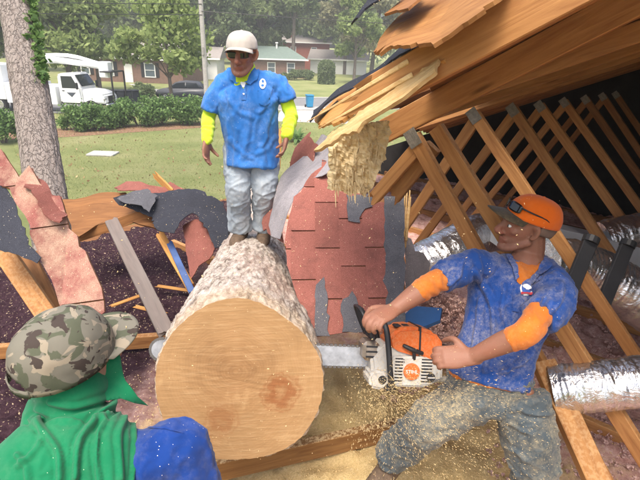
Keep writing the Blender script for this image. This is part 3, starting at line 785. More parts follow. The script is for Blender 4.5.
# red shingled section hanging from the broken roof, right of the log
rs, Mx, sg = shingled('shingled_roof_section', 'big red shingled roof section hanging between the log and the trusses',
    ((290, 335, 2.42), (385, 333, 2.42), (300, 160, 2.95)),
    [(318, 337), (350, 332), (386, 333), (405, 326), (404, 198), (384, 196), (368, 194), (348, 186), (334, 164), (322, 160), (306, 182), (292, 208), (285, 240), (287, 265), (298, 300), (306, 332)],
    M['shingle'], .135, .30, seed=3, skip=lambda i, j, c: sum(p[0] for p in c) / len(c) > .475)
uvr = [px2uv(Mx, *p) for p in ((386, 332), (405, 326), (404, 197), (384, 197))]
sheet('underlayment', jagged(uvr, .04, .004, 5), Mx @ Matrix.Translation((0, 0, sg * .003 + (.004 if sg > 0 else 0))), .004, M['felt'], rs, .06)
for sd, pts in ((7, [(316, 286), (324, 278), (328, 300), (330, 337), (314, 337)]), (8, [(343, 300), (352, 292), (358, 305), (356, 312), (368, 333), (342, 333)]), (9, [(346, 196), (372, 196), (372, 208), (362, 214), (360, 224), (348, 222)])):
    sheet('torn_patch', jagged([px2uv(Mx, *p) for p in pts], .03, .004, sd), Mx @ Matrix.Translation((0, 0, sg * .013 + (.003 if sg > 0 else 0))), .003, M['felt'], rs, .06)
bm = bmesh.new()
a_ = P(403, 240, 2.75); b_ = P(406, 197, 2.84); rnd = random.Random(2)
for i in range(4): add_loft(bm, [a_ + Vector((rnd.uniform(-.01, .02), 0, -.02 * i)), b_ + Vector((rnd.uniform(-.01, .03), 0, .02 * i))], [(.012, .006), (.006, .003)], n=6, k=3)
o = bm_obj('splinter', bm, M['splinter'], rs); o.matrix_basis = PM(rs).inverted()

# grey flashing curled at the left end of the broken roof
torn('roof_flashing', 'bent grey sheet of roof edging standing between the log and the splintered beams', 'roof edging',
     ((273, 235, 2.9), (325, 160, 2.9), (312, 135, 3.35)), [(271, 236), (277, 205), (290, 172), (306, 146), (318, 132), (332, 130), (326, 168), (314, 178), (300, 200), (288, 222), (278, 238)], .004, M['felt_l'], .04, .005, 12, bend=lambda x, y: .05 * math.sin(x * 7) + .015 * math.sin(y * 19))
torn('shingle_scrap', 'red strip of shingles folded behind the grey edging, near the standing man\'s boots', 'shingles',
     ((268, 236, 3.1), (300, 180, 3.1), (300, 150, 3.5)), [(266, 232), (270, 205), (281, 185), (300, 150), (312, 136), (318, 146), (305, 165), (292, 190), (283, 215), (278, 240)], .008, M['shingle'], .04, .008, 13, bend=lambda x, y: .04 * math.sin(x * 9 + y * 5))
torn('grey_scrap', 'torn grey scrap of underlayment right of the red shingles', 'underlayment',
     ((402, 290, 2.7), (432, 290, 2.75), (405, 236, 2.85)), [(404, 238), (410, 240), (414, 252), (424, 252), (432, 262), (430, 274), (422, 282), (418, 291), (405, 289)], .004, M['felt_l'], .03, .004, 14, bend=lambda x, y: .02 * math.sin(x * 20))
tag(lumber('splintered_board', P(277, 168, 3.9), P(279, 132, 3.9), .02, .06, TV, M['splinter_o'], None, (0, .05), 5), 'short upright splintered board beside the standing man\'s hand', 'board')

# torn sheathing over the broken rafter
PB = ((322, 122, 1.95), (432, 46, 1.62), (345, 88, 2.35))
torn('torn_sheathing', 'torn orange sheathing board above the broken rafter, its edge frayed', 'sheathing', PB,
     [(314, 119), (322, 108), (346, 90), (380, 68), (420, 44), (446, 30), (470, 18), (470, 40), (430, 66), (396, 86), (360, 106), (336, 122), (322, 126)], .012, M['splinter_o'], .014, .006, 21, bend=lambda x, y: .006 * math.sin(x * 31 + y * 9))
torn('black_shingle_edge', 'curled black shingle edge lying on the torn sheathing', 'shingles', ((312, 118, 2.0), (432, 42, 1.66), (335, 80, 2.45)),
     [(309, 121), (312, 108), (326, 100), (352, 82), (388, 56), (420, 38), (424, 45), (384, 66), (350, 89), (326, 106)], .008, M['tar'], .03, .006, 22, bend=lambda x, y: .012 * math.sin(x * 18))
torn('torn_sheathing', 'topmost torn orange sheathing board against the trees, with broken tip', 'sheathing', ((378, 48, 1.5), (520, -20, 1.15), (400, 10, 1.75)),
     [(374, 51), (380, 38), (396, 22), (412, 6), (424, -12), (520, -30), (508, -12), (486, 12), (462, 24), (440, 36), (410, 46), (394, 48)], .011, M['ply'], .016, .006, 23, bend=lambda x, y: .008 * math.sin(x * 22 + y * 12))
torn('black_shingle_edge', 'dark curled shingle poking up at the top edge against the trees', 'shingles', ((352, 22, 1.7), (395, -12, 1.6), (362, 5, 1.9)),
     [(351, 24), (358, 14), (370, 4), (384, -12), (402, -14), (384, 2), (368, 14), (360, 22)], .006, M['tar'], .03, .004, 24, bend=lambda x, y: .02 * math.sin(x * 15))
torn('shingle_scrap', 'brown shingle scrap sticking out at the top edge above the torn boards', 'shingles', ((386, 12, 1.55), (440, -15, 1.4), (396, -2, 1.75)),
     [(384, 14), (394, 6), (404, -2), (416, -12), (436, -16), (420, -2), (408, 8), (396, 10)], .008, M['ply_dark'], .03, .004, 25)
# black gap shingles under top board
torn('black_shingle_edge', 'black shingle edge wedged between the two torn sheathing boards', 'shingles', ((412, 56, 1.62), (470, 22, 1.42), (420, 40, 1.8)),
     [(408, 60), (420, 44), (440, 36), (470, 20), (484, 12), (476, 26), (450, 40), (430, 52)], .006, M['tar'], .03, .004, 26)

# long pale torn face at the broken end of the rafter
PW = plane_from((324, 143, 1.66), (430, 72, 1.34), (365, 100, 1.58))
rdg = lambda x, y: .007 * nz((x * 4, y * 34, 0), 1) + .006 * nz((x * 9, y * 70, 3), 1) + .002 * nz((x * 60, y * 90, 5), 1)
o, Mw, _ = torn('splintered_face', '', '', PW, [(313, 150), (328, 136), (342, 127), (352, 119), (372, 104), (402, 82), (422, 68), (438, 58), (434, 70), (421, 82), (400, 99), (380, 111), (366, 121), (356, 131), (342, 135), (330, 144)], .012, M['splinter'], .016, .0022, 29, bend=rdg, cell=.009, parent=br)
# pale splintered slab hanging at the broken rafter end
rs2 = empty('splintered_slab', tuple(P(358, 160, 1.78)), 0, 'pale yellow slab of splintered wood hanging under the broken rafter', 'wood slab')
PD = ((330, 190, 1.80), (386, 190, 1.82), (334, 130, 1.74))
o, Mx, _ = torn('slab_core', '', '', PD, [(329, 138), (346, 132), (372, 122), (390, 121), (389, 136), (386, 152), (378, 172), (372, 188), (366, 197), (358, 192), (349, 196), (338, 190), (328, 190)], .022, M['splinter_lit'], .012, .004, 31, bend=lambda x, y: .030 * nz((x * 2.2, y * .8, 0), 14) + .016 * nz((x * 2.5, y, 0), 36) + .009 * nz((x, y, 0), 90), cell=.0075, parent=rs2)
rnd = random.Random(6); uvp = [px2uv(Mx, *p) for p in ((330, 140), (388, 124), (384, 150), (368, 194), (330, 188))]
bm = bmesh.new()
nn = Mx.col[2].xyz; sgn = 1 if (CO - Mx.translation).dot(nn) > 0 else -1
for i in range(46):
    px = rnd.uniform(330, 386); py = rnd.choice((rnd.uniform(178, 194), rnd.uniform(130, 190)))
    if px > 366 and py > 165: px -= 18
    u, v = px2uv(Mx, px, py); L = rnd.uniform(.02, .07); an = rnd.gauss(math.pi / 2, .25); z0 = sgn * rnd.uniform(.008, .022)
    a_ = Mx @ Vector((u, v, z0)); b_ = Mx @ Vector((u + math.cos(an) * L, v - math.sin(an) * L, z0 + sgn * rnd.uniform(-.004, .008)))
    add_loft(bm, [a_, (a_ + b_) / 2, b_], [(.004, .0015), (.003, .0015), (.0008, .0006)], n=5, k=1, round_ends=False)
o = bm_obj('splinters', bm, M['splinter_lit'], rs2); o.matrix_basis = PM(rs2).inverted()

# ---- left side of the hole
ls, Mx, sg = shingled('shingled_roof_section', 'slanted dusty red shingled roof piece standing at the left behind the camouflage cap',
    ((62, 306, 2.25), (104, 300, 2.25), (0, 160, 2.6)),
    [(-14, 140), (2, 150), (8, 160), (20, 178), (30, 166), (36, 176), (50, 197), (60, 196), (66, 215), (78, 236), (90, 262), (102, 288), (105, 312), (84, 330), (66, 318), (52, 280), (36, 246), (18, 206), (0, 176), (-14, 168)],
    M['shingle_d'], .30, .62, seed=9, jag=.006)
torn('shingle_scrap', 'pointed red shingle corner curling up behind the dusty roof piece', 'shingles', ((28, 185, 2.5), (62, 200, 2.5), (34, 165, 2.7)), [(24, 186), (28, 172), (33, 166), (44, 182), (52, 196), (62, 196), (68, 214), (60, 222), (44, 210)], .008, M['shingle'], .03, .004, 41, bend=lambda x, y: .02 * math.sin(x * 20))
torn('black_underlayment', 'sheet of black underlayment hanging at the left edge below the red roof piece', 'underlayment', ((0, 255, 2.35), (44, 262, 2.3), (-5, 180, 2.55)),
     [(-20, 170), (0, 180), (14, 204), (28, 236), (42, 258), (38, 264), (20, 256), (0, 250), (-20, 246)], .004, M['tar'], .03, .005, 42, bend=lambda x, y: .02 * math.sin(x * 12))
tag(lumber('broken_stud', P(4, 252, 2.7), P(52, 322, 2.55), .05, .10, CR, M['wood'], None, (.04, 0), 43), 'brown stud leaning under the black underlayment at the left edge', 'stud')
tag(lumber('broken_stud', P(30, 262, 2.9), P(64, 330, 2.7), .045, .09, CR, M['wood_deep'], None, (.04, 0), 44), 'darker stud leaning just right of the brown stud at the left', 'stud')

torn('torn_sheathing', 'dark brown broken eave sheathing spanning the hole in front of the lawn', 'sheathing', ((66, 202, 4.3), (135, 196, 4.3), (80, 232, 4.1)),
     [(63, 201), (80, 199), (108, 194), (126, 193), (138, 206), (152, 214), (158, 230), (140, 226), (122, 220), (104, 224), (84, 236), (76, 240), (70, 222)], .02, M['ply_dark'], .05, .008, 51, bend=lambda x, y: .01 * math.sin(x * 15))
tag(lumber('eave_board', P(80, 236, 4.15), P(150, 212, 4.1), .03, .09, UP, M['wood_deep'], None, (.05, .06), 57), 'broken brown eave board under the dark sheathing left of the log', 'board')
torn('black_shingle_sheet', 'ragged black sheet of shingle backing draped over the hole left of the log', 'shingles', ((115, 203, 4.0), (222, 207, 3.95), (160, 228, 3.8)),
     [(114, 200), (132, 192), (150, 190), (176, 192), (204, 197), (220, 203), (230, 214), (231, 226), (224, 243), (214, 246), (208, 232), (198, 218), (189, 219), (184, 226), (176, 238), (168, 236), (158, 232), (152, 222), (150, 212), (138, 207), (128, 205)], .006, M['tar'], .03, .008, 52, bend=lambda x, y: .05 * math.sin(x * 7) + .02 * math.sin(y * 17))
torn('shingle_scrap', 'ragged red shingle strip lying along the far edge of the black sheet', 'shingles', ((118, 190, 4.25), (205, 198, 4.2), (150, 178, 4.5)),
     [(114, 186), (126, 181), (140, 184), (150, 188), (163, 188), (170, 182), (186, 187), (200, 189), (208, 199), (190, 200), (160, 196), (140, 194), (124, 192)], .008, M['shingle'], .04, .008, 53, bend=lambda x, y: .03 * math.sin(x * 8))
torn('shingle_scrap', 'red shingle flap hanging beside the log below the black sheet', 'shingles', ((186, 275, 3.6), (214, 270, 3.6), (190, 225, 3.9)),
     [(182, 224), (196, 221), (206, 222), (216, 226), (216, 246), (210, 260), (200, 268), (192, 280), (188, 262), (185, 244)], .008, M['shingle'], .04, .006, 54, bend=lambda x, y: .03 * math.sin(x * 14))
torn('grey_scrap', 'pale grey scrap of underlayment on the black sheet near the lawn', 'underlayment', ((118, 198, 3.98), (155, 205, 3.93), (140, 215, 3.85)), [(117, 199), (132, 191), (148, 190), (158, 196), (152, 206), (149, 212), (138, 206), (126, 203)], .005, M['felt'], .03, .006, 55, bend=lambda x, y: .01 * math.sin(x * 22))
tag(lumber('broken_stud', P(112, 222, 3.9), P(166, 332, 3.0), .045, .10, CR, M['wood_grey'], None, (.03, .03), 56), 'grey weathered stud leaning through the hole left of the log', 'stud')
tag(lumber('splintered_board', P(158, 178, 4.4), P(172, 192, 4.3), .02, .07, UP, M['splinter_o'], None, (.08, .02), 58), 'small pale splintered board pointing up from the red strip over the lawn', 'board')
tag(lumber('broken_stud', P(161, 236, 4.0), P(190, 286, 3.7), .04, .07, CR, M['splinter_o'], None, (.05, .05), 59), 'thin light brown stick leaning beside the red flap left of the log', 'stud')
M['blue_w'] = m_plain('blue_painted_wood', (.05, .09, .22), .6, .3, .3)
tag(lumber('broken_stud', P(170, 244, 3.9), P(192, 292, 3.6), .03, .05, CR, M['blue_w'], None, (.02, .02), 60), 'narrow dark blue stick next to the light brown one left of the log', 'stud')
rnd = random.Random(21)
for i, (x, y, l) in enumerate(((128, 300, 'palest wood chip strip on the maroon floor left of the log'), (150, 310, 'wood strip lying flat on the maroon floor right of the grey stud'), (172, 288, 'wood strip lying on the maroon floor below the red flap'))):
    c = G(x, y, 2.80); d = az(rnd.uniform(20, 150)) * .13
    tag(lumber('wood_scrap', c - d, c + d, .04, .012, UP, M['splinter_o'], None, (.03, .03), 70 + i), l, 'wood scrap')

# ------------------------------------------------------------------ ducts, straps in the attic
def m_foil():
    a = NT('foil', .17, .5); v = a.coord(); f = a.noise(v, 9, 6, .7, .8)
    a.col(a.ramp(f, [(.3, (.42, .42, .44)), (.7, (.8, .8, .8))])); a.b.inputs['Metallic'].default_value = .92
    a.bump(a.noise(v, 16, 5, .6, 1.5), .010); return a.m
M['foil'] = m_foil()
def duct(label, pts, r, seed):
    pts = [Vector(p) for p in pts]; arr = catmull([tuple(p) for p in pts], 40); V = []; n = 40; o0 = pts[0]; F = []
    prev = None
    for i, c in enumerate(arr):
        c = Vector(c); t = Vector(arr[min(i + 1, len(arr) - 1)]) - Vector(arr[max(0, i - 1)]); t.normalize()
        x = UP - t * UP.dot(t); x.normalize(); y = t.cross(x)
        for j in range(n):
            ph = 2 * math.pi * j / n; q = Vector((math.cos(ph), math.sin(ph), i * .09 + seed))
            rr = r * (1 + .009 * math.sin(i * 1.5) + .05 * nz(q, 1.6, seed) + .02 * nz(q, 5, seed))
            V.append(c + x * (math.cos(ph) * rr) + y * (math.sin(ph) * rr) - o0)
    m = len(arr)
    for i in range(m - 1):
        for j in range(n): F.append((i * n + j, i * n + (j + 1) % n, (i + 1) * n + (j + 1) % n, (i + 1) * n + j))
    me = np_mesh('flexible_duct', V, F); o = link('flexible_duct', me, M['foil'], None, True); o.location = o0
    bm = bmesh.new(); bm.from_mesh(me); bm.verts.ensure_lookup_table()
    bm.faces.new([bm.verts[j] for j in range(n)]); bm.faces.new([bm.verts[(m - 1) * n + j] for j in range(n)][::-1]); bm.to_mesh(me); bm.free()
    return tag(o, label, 'duct', 'foil ducts in the attic')
duct('shiny silver foil duct nearest the viewer, right of the sawing man\'s hip', [P(552, 390, 2.12), P(600, 386, 2.05), P(650, 380, 2.0), P(720, 372, 1.95), P(720, 372, 1.95) + Vector((1.1, .25, -.16)), P(720, 372, 1.95) + Vector((2.6, .3, -.20))], .105, 1)
duct('silver foil duct crossing behind the webs at the right edge, above the nearest one', [P(540, 262, 3.0), P(580, 268, 3.1), P(625, 290, 3.1), P(700, 330, 3.0), P(700, 330, 3.0) + Vector((1.2, -.3, -.22)), P(700, 330, 3.0) + Vector((2.6, -.4, -.25))], .17, 4)
duct('silver foil duct in the gap left of the sawing man\'s shoulder', [P(412, 268, 3.3), P(440, 256, 3.3), P(475, 236, 3.5), P(520, 226, 3.8)], .15, 7)
duct('dim silver foil duct high behind the webs near the right edge', [P(600, 240, 3.6), P(640, 232, 3.6), P(700, 236, 3.6), P(700, 236, 3.6) + Vector((2.0, .1, -.5))], .14, 9)
M['pvc'] = m_plain('grey_duct_board', (.40, .41, .42), .6, .3, .1)
tag(lumber('duct_board', P(498, 228, 3.3), P(660, 264, 3.75), .2, .22, UP, M['pvc'], None, (0, 0), 81), 'grey box duct running behind the orange cap and webs', 'duct')
for i, (a_, b_, l) in enumerate((((590, 242, 2.55), (563, 308, 2.5), 'black slanted strut between the webs, nearest the sawing man'), ((627, 246, 2.75), (603, 304, 2.7), 'black slanted strut near the right edge of the attic'))):
    st = empty('black_strut', tuple(P(*b_)), 0, l, 'strut', 'black struts in the attic')
    lumber('strut_body', P(*a_), P(*b_), .03, .075, CR, M['black'], st, (0, 0), 83 + i)
    bm = bmesh.new(); d = (P(*b_) - P(*a_)).normalized(); add_cyl(bm, P(*a_) - d * .03, P(*a_) + d * .005, .042, .042, 14); o = bm_obj('cap', bm, M['black'], st); o.matrix_basis = PM(st).inverted()
tag(lumber('brace', P(543, 362, 2.16), P(606, 500, 1.85), .045, .10, CR, M['wood'], None, (0, 0), 85), 'slanted brown brace just behind the sawing man\'s hip, left of the near duct', 'brace')
# blue panel behind the saw
Mx = plane_from((400, 328, 2.6), (440, 318, 2.6), (404, 308, 2.75)); uv = [px2uv(Mx, *p) for p in ((396, 322), (414, 306), (442, 308), (440, 320), (410, 332))]
tag(sheet('blue_panel', uv, Mx, .02, M['blue_w'] if False else m_plain('blue_panel', (.03, .12, .32), .5, .4, .1)), 'small blue panel lying on the insulation behind the saw', 'panel')
# ------------------------------------------------------------------ trees and plants
M['leaf_a'] = m_leaf('leaf_mid_green', (.14, .195, .07), (.35, .42, .19), .6)
M['leaf_b'] = m_leaf('leaf_pale_green', (.17, .24, .065), (.42, .50, .19), .55)
M['leaf_c'] = m_leaf('leaf_dark_green', (.11, .155, .07), (.29, .36, .165), .55)
M['leaf_d'] = m_leaf('leaf_olive', (.20, .205, .10), (.44, .42, .23), .55)
M['leaf_h'] = m_leaf('leaf_hedge', (.06, .13, .035), (.23, .36, .11), .45)
M['moss'] = m_leaf('hanging_moss', (.16, .16, .12), (.33, .32, .25))
def leaf_mesh(name, centers, size, seed, aspect=.55, droop=0.0):
    g = np.random.default_rng(seed); n = len(centers); C = np.asarray(centers)
    a = g.normal(size=(n, 3)); a[:, 2] -= droop; a /= np.linalg.norm(a, axis=1)[:, None]
    b = g.normal(size=(n, 3)); b -= a * (a * b).sum(1)[:, None]; b /= np.linalg.norm(b, axis=1)[:, None]
    s = size * g.uniform(.6, 1.35, n)[:, None]
    V = np.stack([C - a * s, C + b * s * aspect, C + a * s, C - b * s * aspect], 1).reshape(-1, 3)
    F = np.arange(4 * n).reshape(n, 4); return np_mesh(name, V, F)
def crown_points(seed, blobs, per, shell=.55):
    g = np.random.default_rng(seed); out = []
    for (c, r) in blobs:
        d = g.normal(size=(per, 3)); d /= np.linalg.norm(d, axis=1)[:, None]
        rr = (shell + (1 - shell) * g.random(per) ** .7)[:, None] * np.asarray(r)
        lump = 1 + .28 * np.sin(d[:, 0] * 5 + seed) * np.cos(d[:, 1] * 6) + .2 * g.normal(size=per)
        out.append(np.asarray(c) + d * rr * lump[:, None])
    return np.concatenate(out)
def tree_meshes(seed, h, spread, blobs_n, per, leaf, trunk_r, low=.35, top=1.0, crown_w=1.0):
    rnd = random.Random(seed); bm = bmesh.new()
    tops = []; lean = rnd.uniform(-.05, .05) * h
    add_loft(bm, [(0, 0, -.1), (lean * .3, 0, h * .25), (lean * .7, lean * .3, h * .55), (lean, lean * .5, h * .9)], [trunk_r * 1.25, trunk_r, trunk_r * .7, trunk_r * .2], n=10, k=4)
    blobs = []
    for i in range(blobs_n):
        an = i * 2.4 + rnd.uniform(-.4, .4); t = rnd.uniform(low, top); z = h * t
        prof = math.sin(min(1, (t - low) / (1.02 - low) * .85 + .18) * math.pi) ** .7
        d = spread * prof * rnd.uniform(.35, 1.0) * crown_w
        c = (lean * t + math.cos(an) * d, math.sin(an) * d, z); r = spread * rnd.uniform(.22, .42)
        blobs.append((c, (r, r, r * rnd.uniform(.55, .8))))
        s = h * max(low * .8, t - .22)
        add_loft(bm, [(lean * t * .8, 0, s), ((lean * t + c[0]) / 2, c[1] / 2, (s + z) / 2 + .05 * h), c], [trunk_r * .4, trunk_r * .25, trunk_r * .07], n=6, k=3)
    bmesh.ops.recalc_face_normals(bm, faces=bm.faces[:])
    tm = bpy.data.meshes.new('trunk'); bm.to_mesh(tm); bm.free(); tm.polygons.foreach_set('use_smooth', [True] * len(tm.polygons))
    cm = leaf_mesh('crown', crown_points(seed, blobs, per), leaf, seed + 1)
    return tm, cm
def put_tree(name, tm, cm, leafm, loc, s, rz, label, group, barkm=None, zs=1.0):
    t = empty(name, loc, rz, label, 'tree', group); t.scale = (s, s, s * zs)
    for nm, me, m in (('trunk', tm, barkm or M['bark_tree']), ('crown', cm, leafm)):
        o = bpy.data.objects.new(nm, me); COL.objects.link(o); o.parent = t
        if not me.materials: me.materials.append(m)
        o.material_slots[0].link = 'OBJECT'; o.material_slots[0].material = m
    return t
TA = tree_meshes(1, 14, 4.6, 26, 420, .30, .26, .28)
TB = tree_meshes(2, 16, 5.2, 30, 420, .32, .30, .22)
TC = tree_meshes(3, 12, 3.2, 24, 380, .26, .20, .35)
TD = tree_meshes(5, 19, 4.0, 22, 360, .33, .27, .50)
YT = tree_meshes(8, 4.6, 1.9, 20, 300, .115, .07, .34)
def gp(px, py, dist=None):
    r = ray(px, py)
    if dist is not None: return CO + r * dist
    return G(px, py)
def at_dist(px, D):
    """ground point seen in column px at forward distance D"""
    r = ray(px, 60); return Vector((r.x / r.y * D, D, 0))
BG = 'trees beyond the road'
spec = [  # px, D, kind, scale, leaf, label
    (-25, 42, TA, .85, 'leaf_a', 'green tree at the far left edge behind the white truck'),
    (66, 45, TB, .72, 'leaf_b', 'pale leafy tree rising behind the white truck boom'),
    (96, 47, TC, .85, 'leaf_b', 'thin pale tree between the truck and the brick house'),
    (30, 74, TB, 1.15, 'leaf_c', 'large dark tree behind the white truck, left of the brick house'),
    (95, 84, TD, 1.1, 'leaf_c', 'tall dark tree directly behind the brown brick house'),
    (140, 90, TB, 1.2, 'leaf_a', 'broad tree behind the right end of the brick house'),
    (183, 80, TA, 1.25, 'leaf_c', 'dense dark tree left of the standing man\'s cap, behind the pole'),
    (218, 76, TB, 1.05, 'leaf_c', 'dark tree behind the standing man\'s shoulder, left of his cap'),
    (262, 86, TB, 1.2, 'leaf_a', 'large tree above the green roofed house, right of the white cap'),
    (293, 82, TD, 1.05, 'leaf_a', 'tree with a dark straight trunk in front of the red building'),
    (322, 104, TA, 1.4, 'leaf_a', 'tall tree behind the red building'),
    (345, 92, TC, 1.35, 'leaf_d', 'hazy olive tree behind the clipped shrub, nearest the torn boards'),
    (372, 84, TA, 1.2, 'leaf_d', 'pale olive tree next to the torn boards at the top'),
    (355, 70, TC, .95, 'leaf_b', 'light green tree low behind the torn sheathing edge'),
    (405, 100, TB, 1.3, 'leaf_a', 'tree mostly hidden behind the broken roof'),
    (5, 112, TB, 1.5, 'leaf_c', 'distant dark tree far behind the left end of the street'),
    (65, 118, TA, 1.6, 'leaf_c', 'distant dark tree showing above the brick house roof at left'),
    (120, 122, TB, 1.6, 'leaf_c', 'distant dark tree showing above the brick house chimney'),
    (200, 116, TA, 1.6, 'leaf_c', 'distant tree filling the gap behind the utility pole'),
    (240, 124, TB, 1.6, 'leaf_c', 'distant tree straight behind the white cap'),
    (300, 132, TB, 1.6, 'leaf_c', 'distant tree at the back above the red building'),
    (350, 130, TA, 1.6, 'leaf_a', 'distant tree at the back right of the red building'),
]
for i, (px, D, k, s, lf, lb) in enumerate(spec):
    put_tree('background_tree', k[0], k[1], M[lf], tuple(at_dist(px, D)), s, i * 1.3, lb, BG)
# young pale tree by the parked car
put_tree('young_tree', YT[0], YT[1], M['leaf_b'], tuple(at_dist(169, 36.5)), 1.75, .4, 'young pale green tree standing in front of the dark parked car', 'single garden trees')
# far woods behind everything
g = np.random.default_rng(3); pts = []
for i in range(230):
    a_ = g.uniform(-50, 40); D = g.uniform(140, 165); z = g.uniform(1, 26); c = az(a_) * D
    pts.append(np.array([c.x, c.y, z]) + g.normal(size=(70, 3)) * np.array([3.2, 2.5, 2.2]))
o = link('far_woods', leaf_mesh('far_woods', np.concatenate(pts), .75, 9), M['leaf_a'])
tag(o, 'far mass of green woods behind the houses', 'woods', kind='stuff')

# pine close to the house
pb = P(46, 190, 6.3); ptp = P(16, 0, 6.9); dr = (ptp - pb).normalized(); base = pb - dr * (pb.z / dr.z)
pine = empty('pine_tree', tuple(base), 0, 'tall pine with thick plated bark standing at the left between house and truck', 'tree')
hgt = 17.0; V = []; F = []; n = 96; rows = 330
zz = np.concatenate([np.linspace(-.1, 2, 20), np.linspace(2.02, 8, 290), np.linspace(8.2, hgt, 20)])
for z in zz:
    c = dr * (z / dr.z); r = .255 * (1 - .55 * max(0, z) / hgt) + .05 * math.exp(-max(0, z) * 2)
    for j in range(n):
        ph = 2 * math.pi * j / n; p = Vector((math.cos(ph) * 2.0, math.sin(ph) * 2.0, z * 2.4))
        v1 = noise.voronoi(Vector((p.x * 1.5, p.y * 1.5, p.z * .8)) + Vector((nz(p, 1.5), nz(p, 1.5, 3), nz(p, 1.5, 6))) * .3)[0]
        b = .014 * min(1, (v1[1] - v1[0]) * 3.0) + .008 * nz(p, 5) + .005 * nz(p, 14)
        V.append((c.x + math.cos(ph) * (r + b), c.y + math.sin(ph) * (r + b), z))
for i in range(len(zz) - 1):
    for j in range(n): F.append((i * n + j, i * n + (j + 1) % n, (i + 1) * n + (j + 1) % n, (i + 1) * n + j))
link('trunk', np_mesh('trunk', V, F), M['bark_pine'], pine, True)
rnd = random.Random(8); bm = bmesh.new(); bl = []
for i in range(16):
    z = rnd.uniform(11.5, 17); an = i * 2.4; L = rnd.uniform(1.2, 2.6) * (1.15 - (z - 11) / 9); c = dr * (z / dr.z)
    e = c + Vector((math.cos(an) * L, math.sin(an) * L, rnd.uniform(.1, .6))); add_loft(bm, [c, (c + e) / 2 + Vector((0, 0, .12)), e], [.06, .04, .015], n=6, k=3); bl.append((tuple(e), (.8, .8, .5)))
bm_obj('limb', bm, M['bark_pine'], pine, True)
link('crown', leaf_mesh('crown', crown_points(4, bl, 500, .2), .13, 4, .08), M['leaf_c'], pine)
# creeper on the right side of the pine
g = np.random.default_rng(12); pts = []
for i in range(800):
    z = g.uniform(4.2, 7.2); c = dr * (z / dr.z); an = g.normal(-.25, .22); r = .245 + abs(g.normal(0, .03)); pts.append((base.x + c.x + math.cos(an) * r, base.y + c.y + math.sin(an) * r, z))
o = link('climbing_vine', leaf_mesh('climbing_vine', pts, .045, 5, .7), M['leaf_h']); tag(o, 'green creeper climbing the right side of the pine trunk', 'vine')

# shrubs
def shrub(name, label, group, c, rx, ry, h, leafm, seed, leaf=.06, per=260, nb=12):
    rnd = random.Random(seed); t = empty(name, (c.x, c.y, 0), 0, label, 'shrub', group); bl = []; bm = bmesh.new()
    for i in range(nb):
        an = rnd.uniform(0, 6.28); q = rnd.random() ** .5; p = (math.cos(an) * rx * q * .75, math.sin(an) * ry * q * .75, h * rnd.uniform(.3, .82)); r = rnd.uniform(.3, .45)
        bl.append((p, (rx * r, ry * r, h * r * .7))); add_loft(bm, [(p[0] * .15, p[1] * .15, 0), (p[0] * .5, p[1] * .5, p[2] * .6), p], [.02, .014, .006], n=5, k=2)
    bm_obj('stem', bm, M['bark_tree'], t); link('crown', leaf_mesh('crown', crown_points(seed, bl, per, .35), leaf, seed), leafm, t); return t
HG = 'row of green shrubs along the far edge of the lawn'
for i, (px, py, rx, h, lb) in enumerate(((76, 131, 1.0, 1.3, 'sprawling shrub at the left end of the row, in front of the truck\'s box'), (97, 130, 1.15, 1.55, 'shrub second from the left in the row, in front of the truck cab'),
        (118, 127, 1.05, 1.3, 'small shrub third from the left, just right of the truck'), (140, 126, 1.35, 1.65, 'shrub fourth from the left, below the dark bins'),
        (163, 125, 1.3, 1.6, 'shrub fifth from the left, in front of the young tree'), (187, 124, 1.35, 1.7, 'dense dark shrub at the right end of the row, in front of the parked car'))):
    shrub('shrub', lb, HG, G(px, py), rx, rx * .8, h, M['leaf_h'], 40 + i, .085, 330, 14)
shrub('shrub', 'dark green shrub at the left edge beside the pine trunk', HG, G(4, 143), 1.0, .9, 1.6, M['leaf_h'], 55, .08, 330, 14)
shrub('shrub', 'round grey-green shrub beside the dark bins on the far lawn', 'far garden shrubs', G(143, 101), 1.25, 1.1, 1.5, M['leaf_c'], 56, .10, 320, 14)
for i, (px, py, rx, h, lb) in enumerate(((132, 78, 1.6, 1.4, 'low foundation shrub under the brick house wall, left of the windows'), (150, 79, 1.6, 1.5, 'low foundation shrub at the right end of the brick house'), (291, 80, 1.4, 1.3, 'dark shrub against the green roofed house'), (305, 80, 1.3, 1.3, 'dark shrub between the green roofed house and the clipped shrub'))):
    shrub('shrub', lb, 'far garden shrubs', G(px, py), rx, 1.2, h, M['leaf_c'], 60 + i, .14, 260, 12)
# clipped column shrub
c = G(326, 84); t = empty('clipped_shrub', tuple(c), 0, 'tall clipped rounded evergreen on the far lawn near the blue bin', 'shrub')
g = np.random.default_rng(2); an = g.uniform(0, 6.28, 5200); z = g.uniform(.05, 3.0, 5200); rr = 1.05 * np.minimum(1, np.sqrt(np.maximum(.02, 1 - np.maximum(0, z - 2.1) ** 2 / .9))) * (1 + .05 * g.normal(size=5200))
link('crown', leaf_mesh('crown', np.stack([np.cos(an) * rr, np.sin(an) * rr, z], 1), .13, 3), M['leaf_c'], t)
bm = bmesh.new(); add_cyl(bm, (0, 0, 0), (0, 0, 2.4), .12, .05, 8); bm_obj('stem', bm, M['bark_tree'], t)
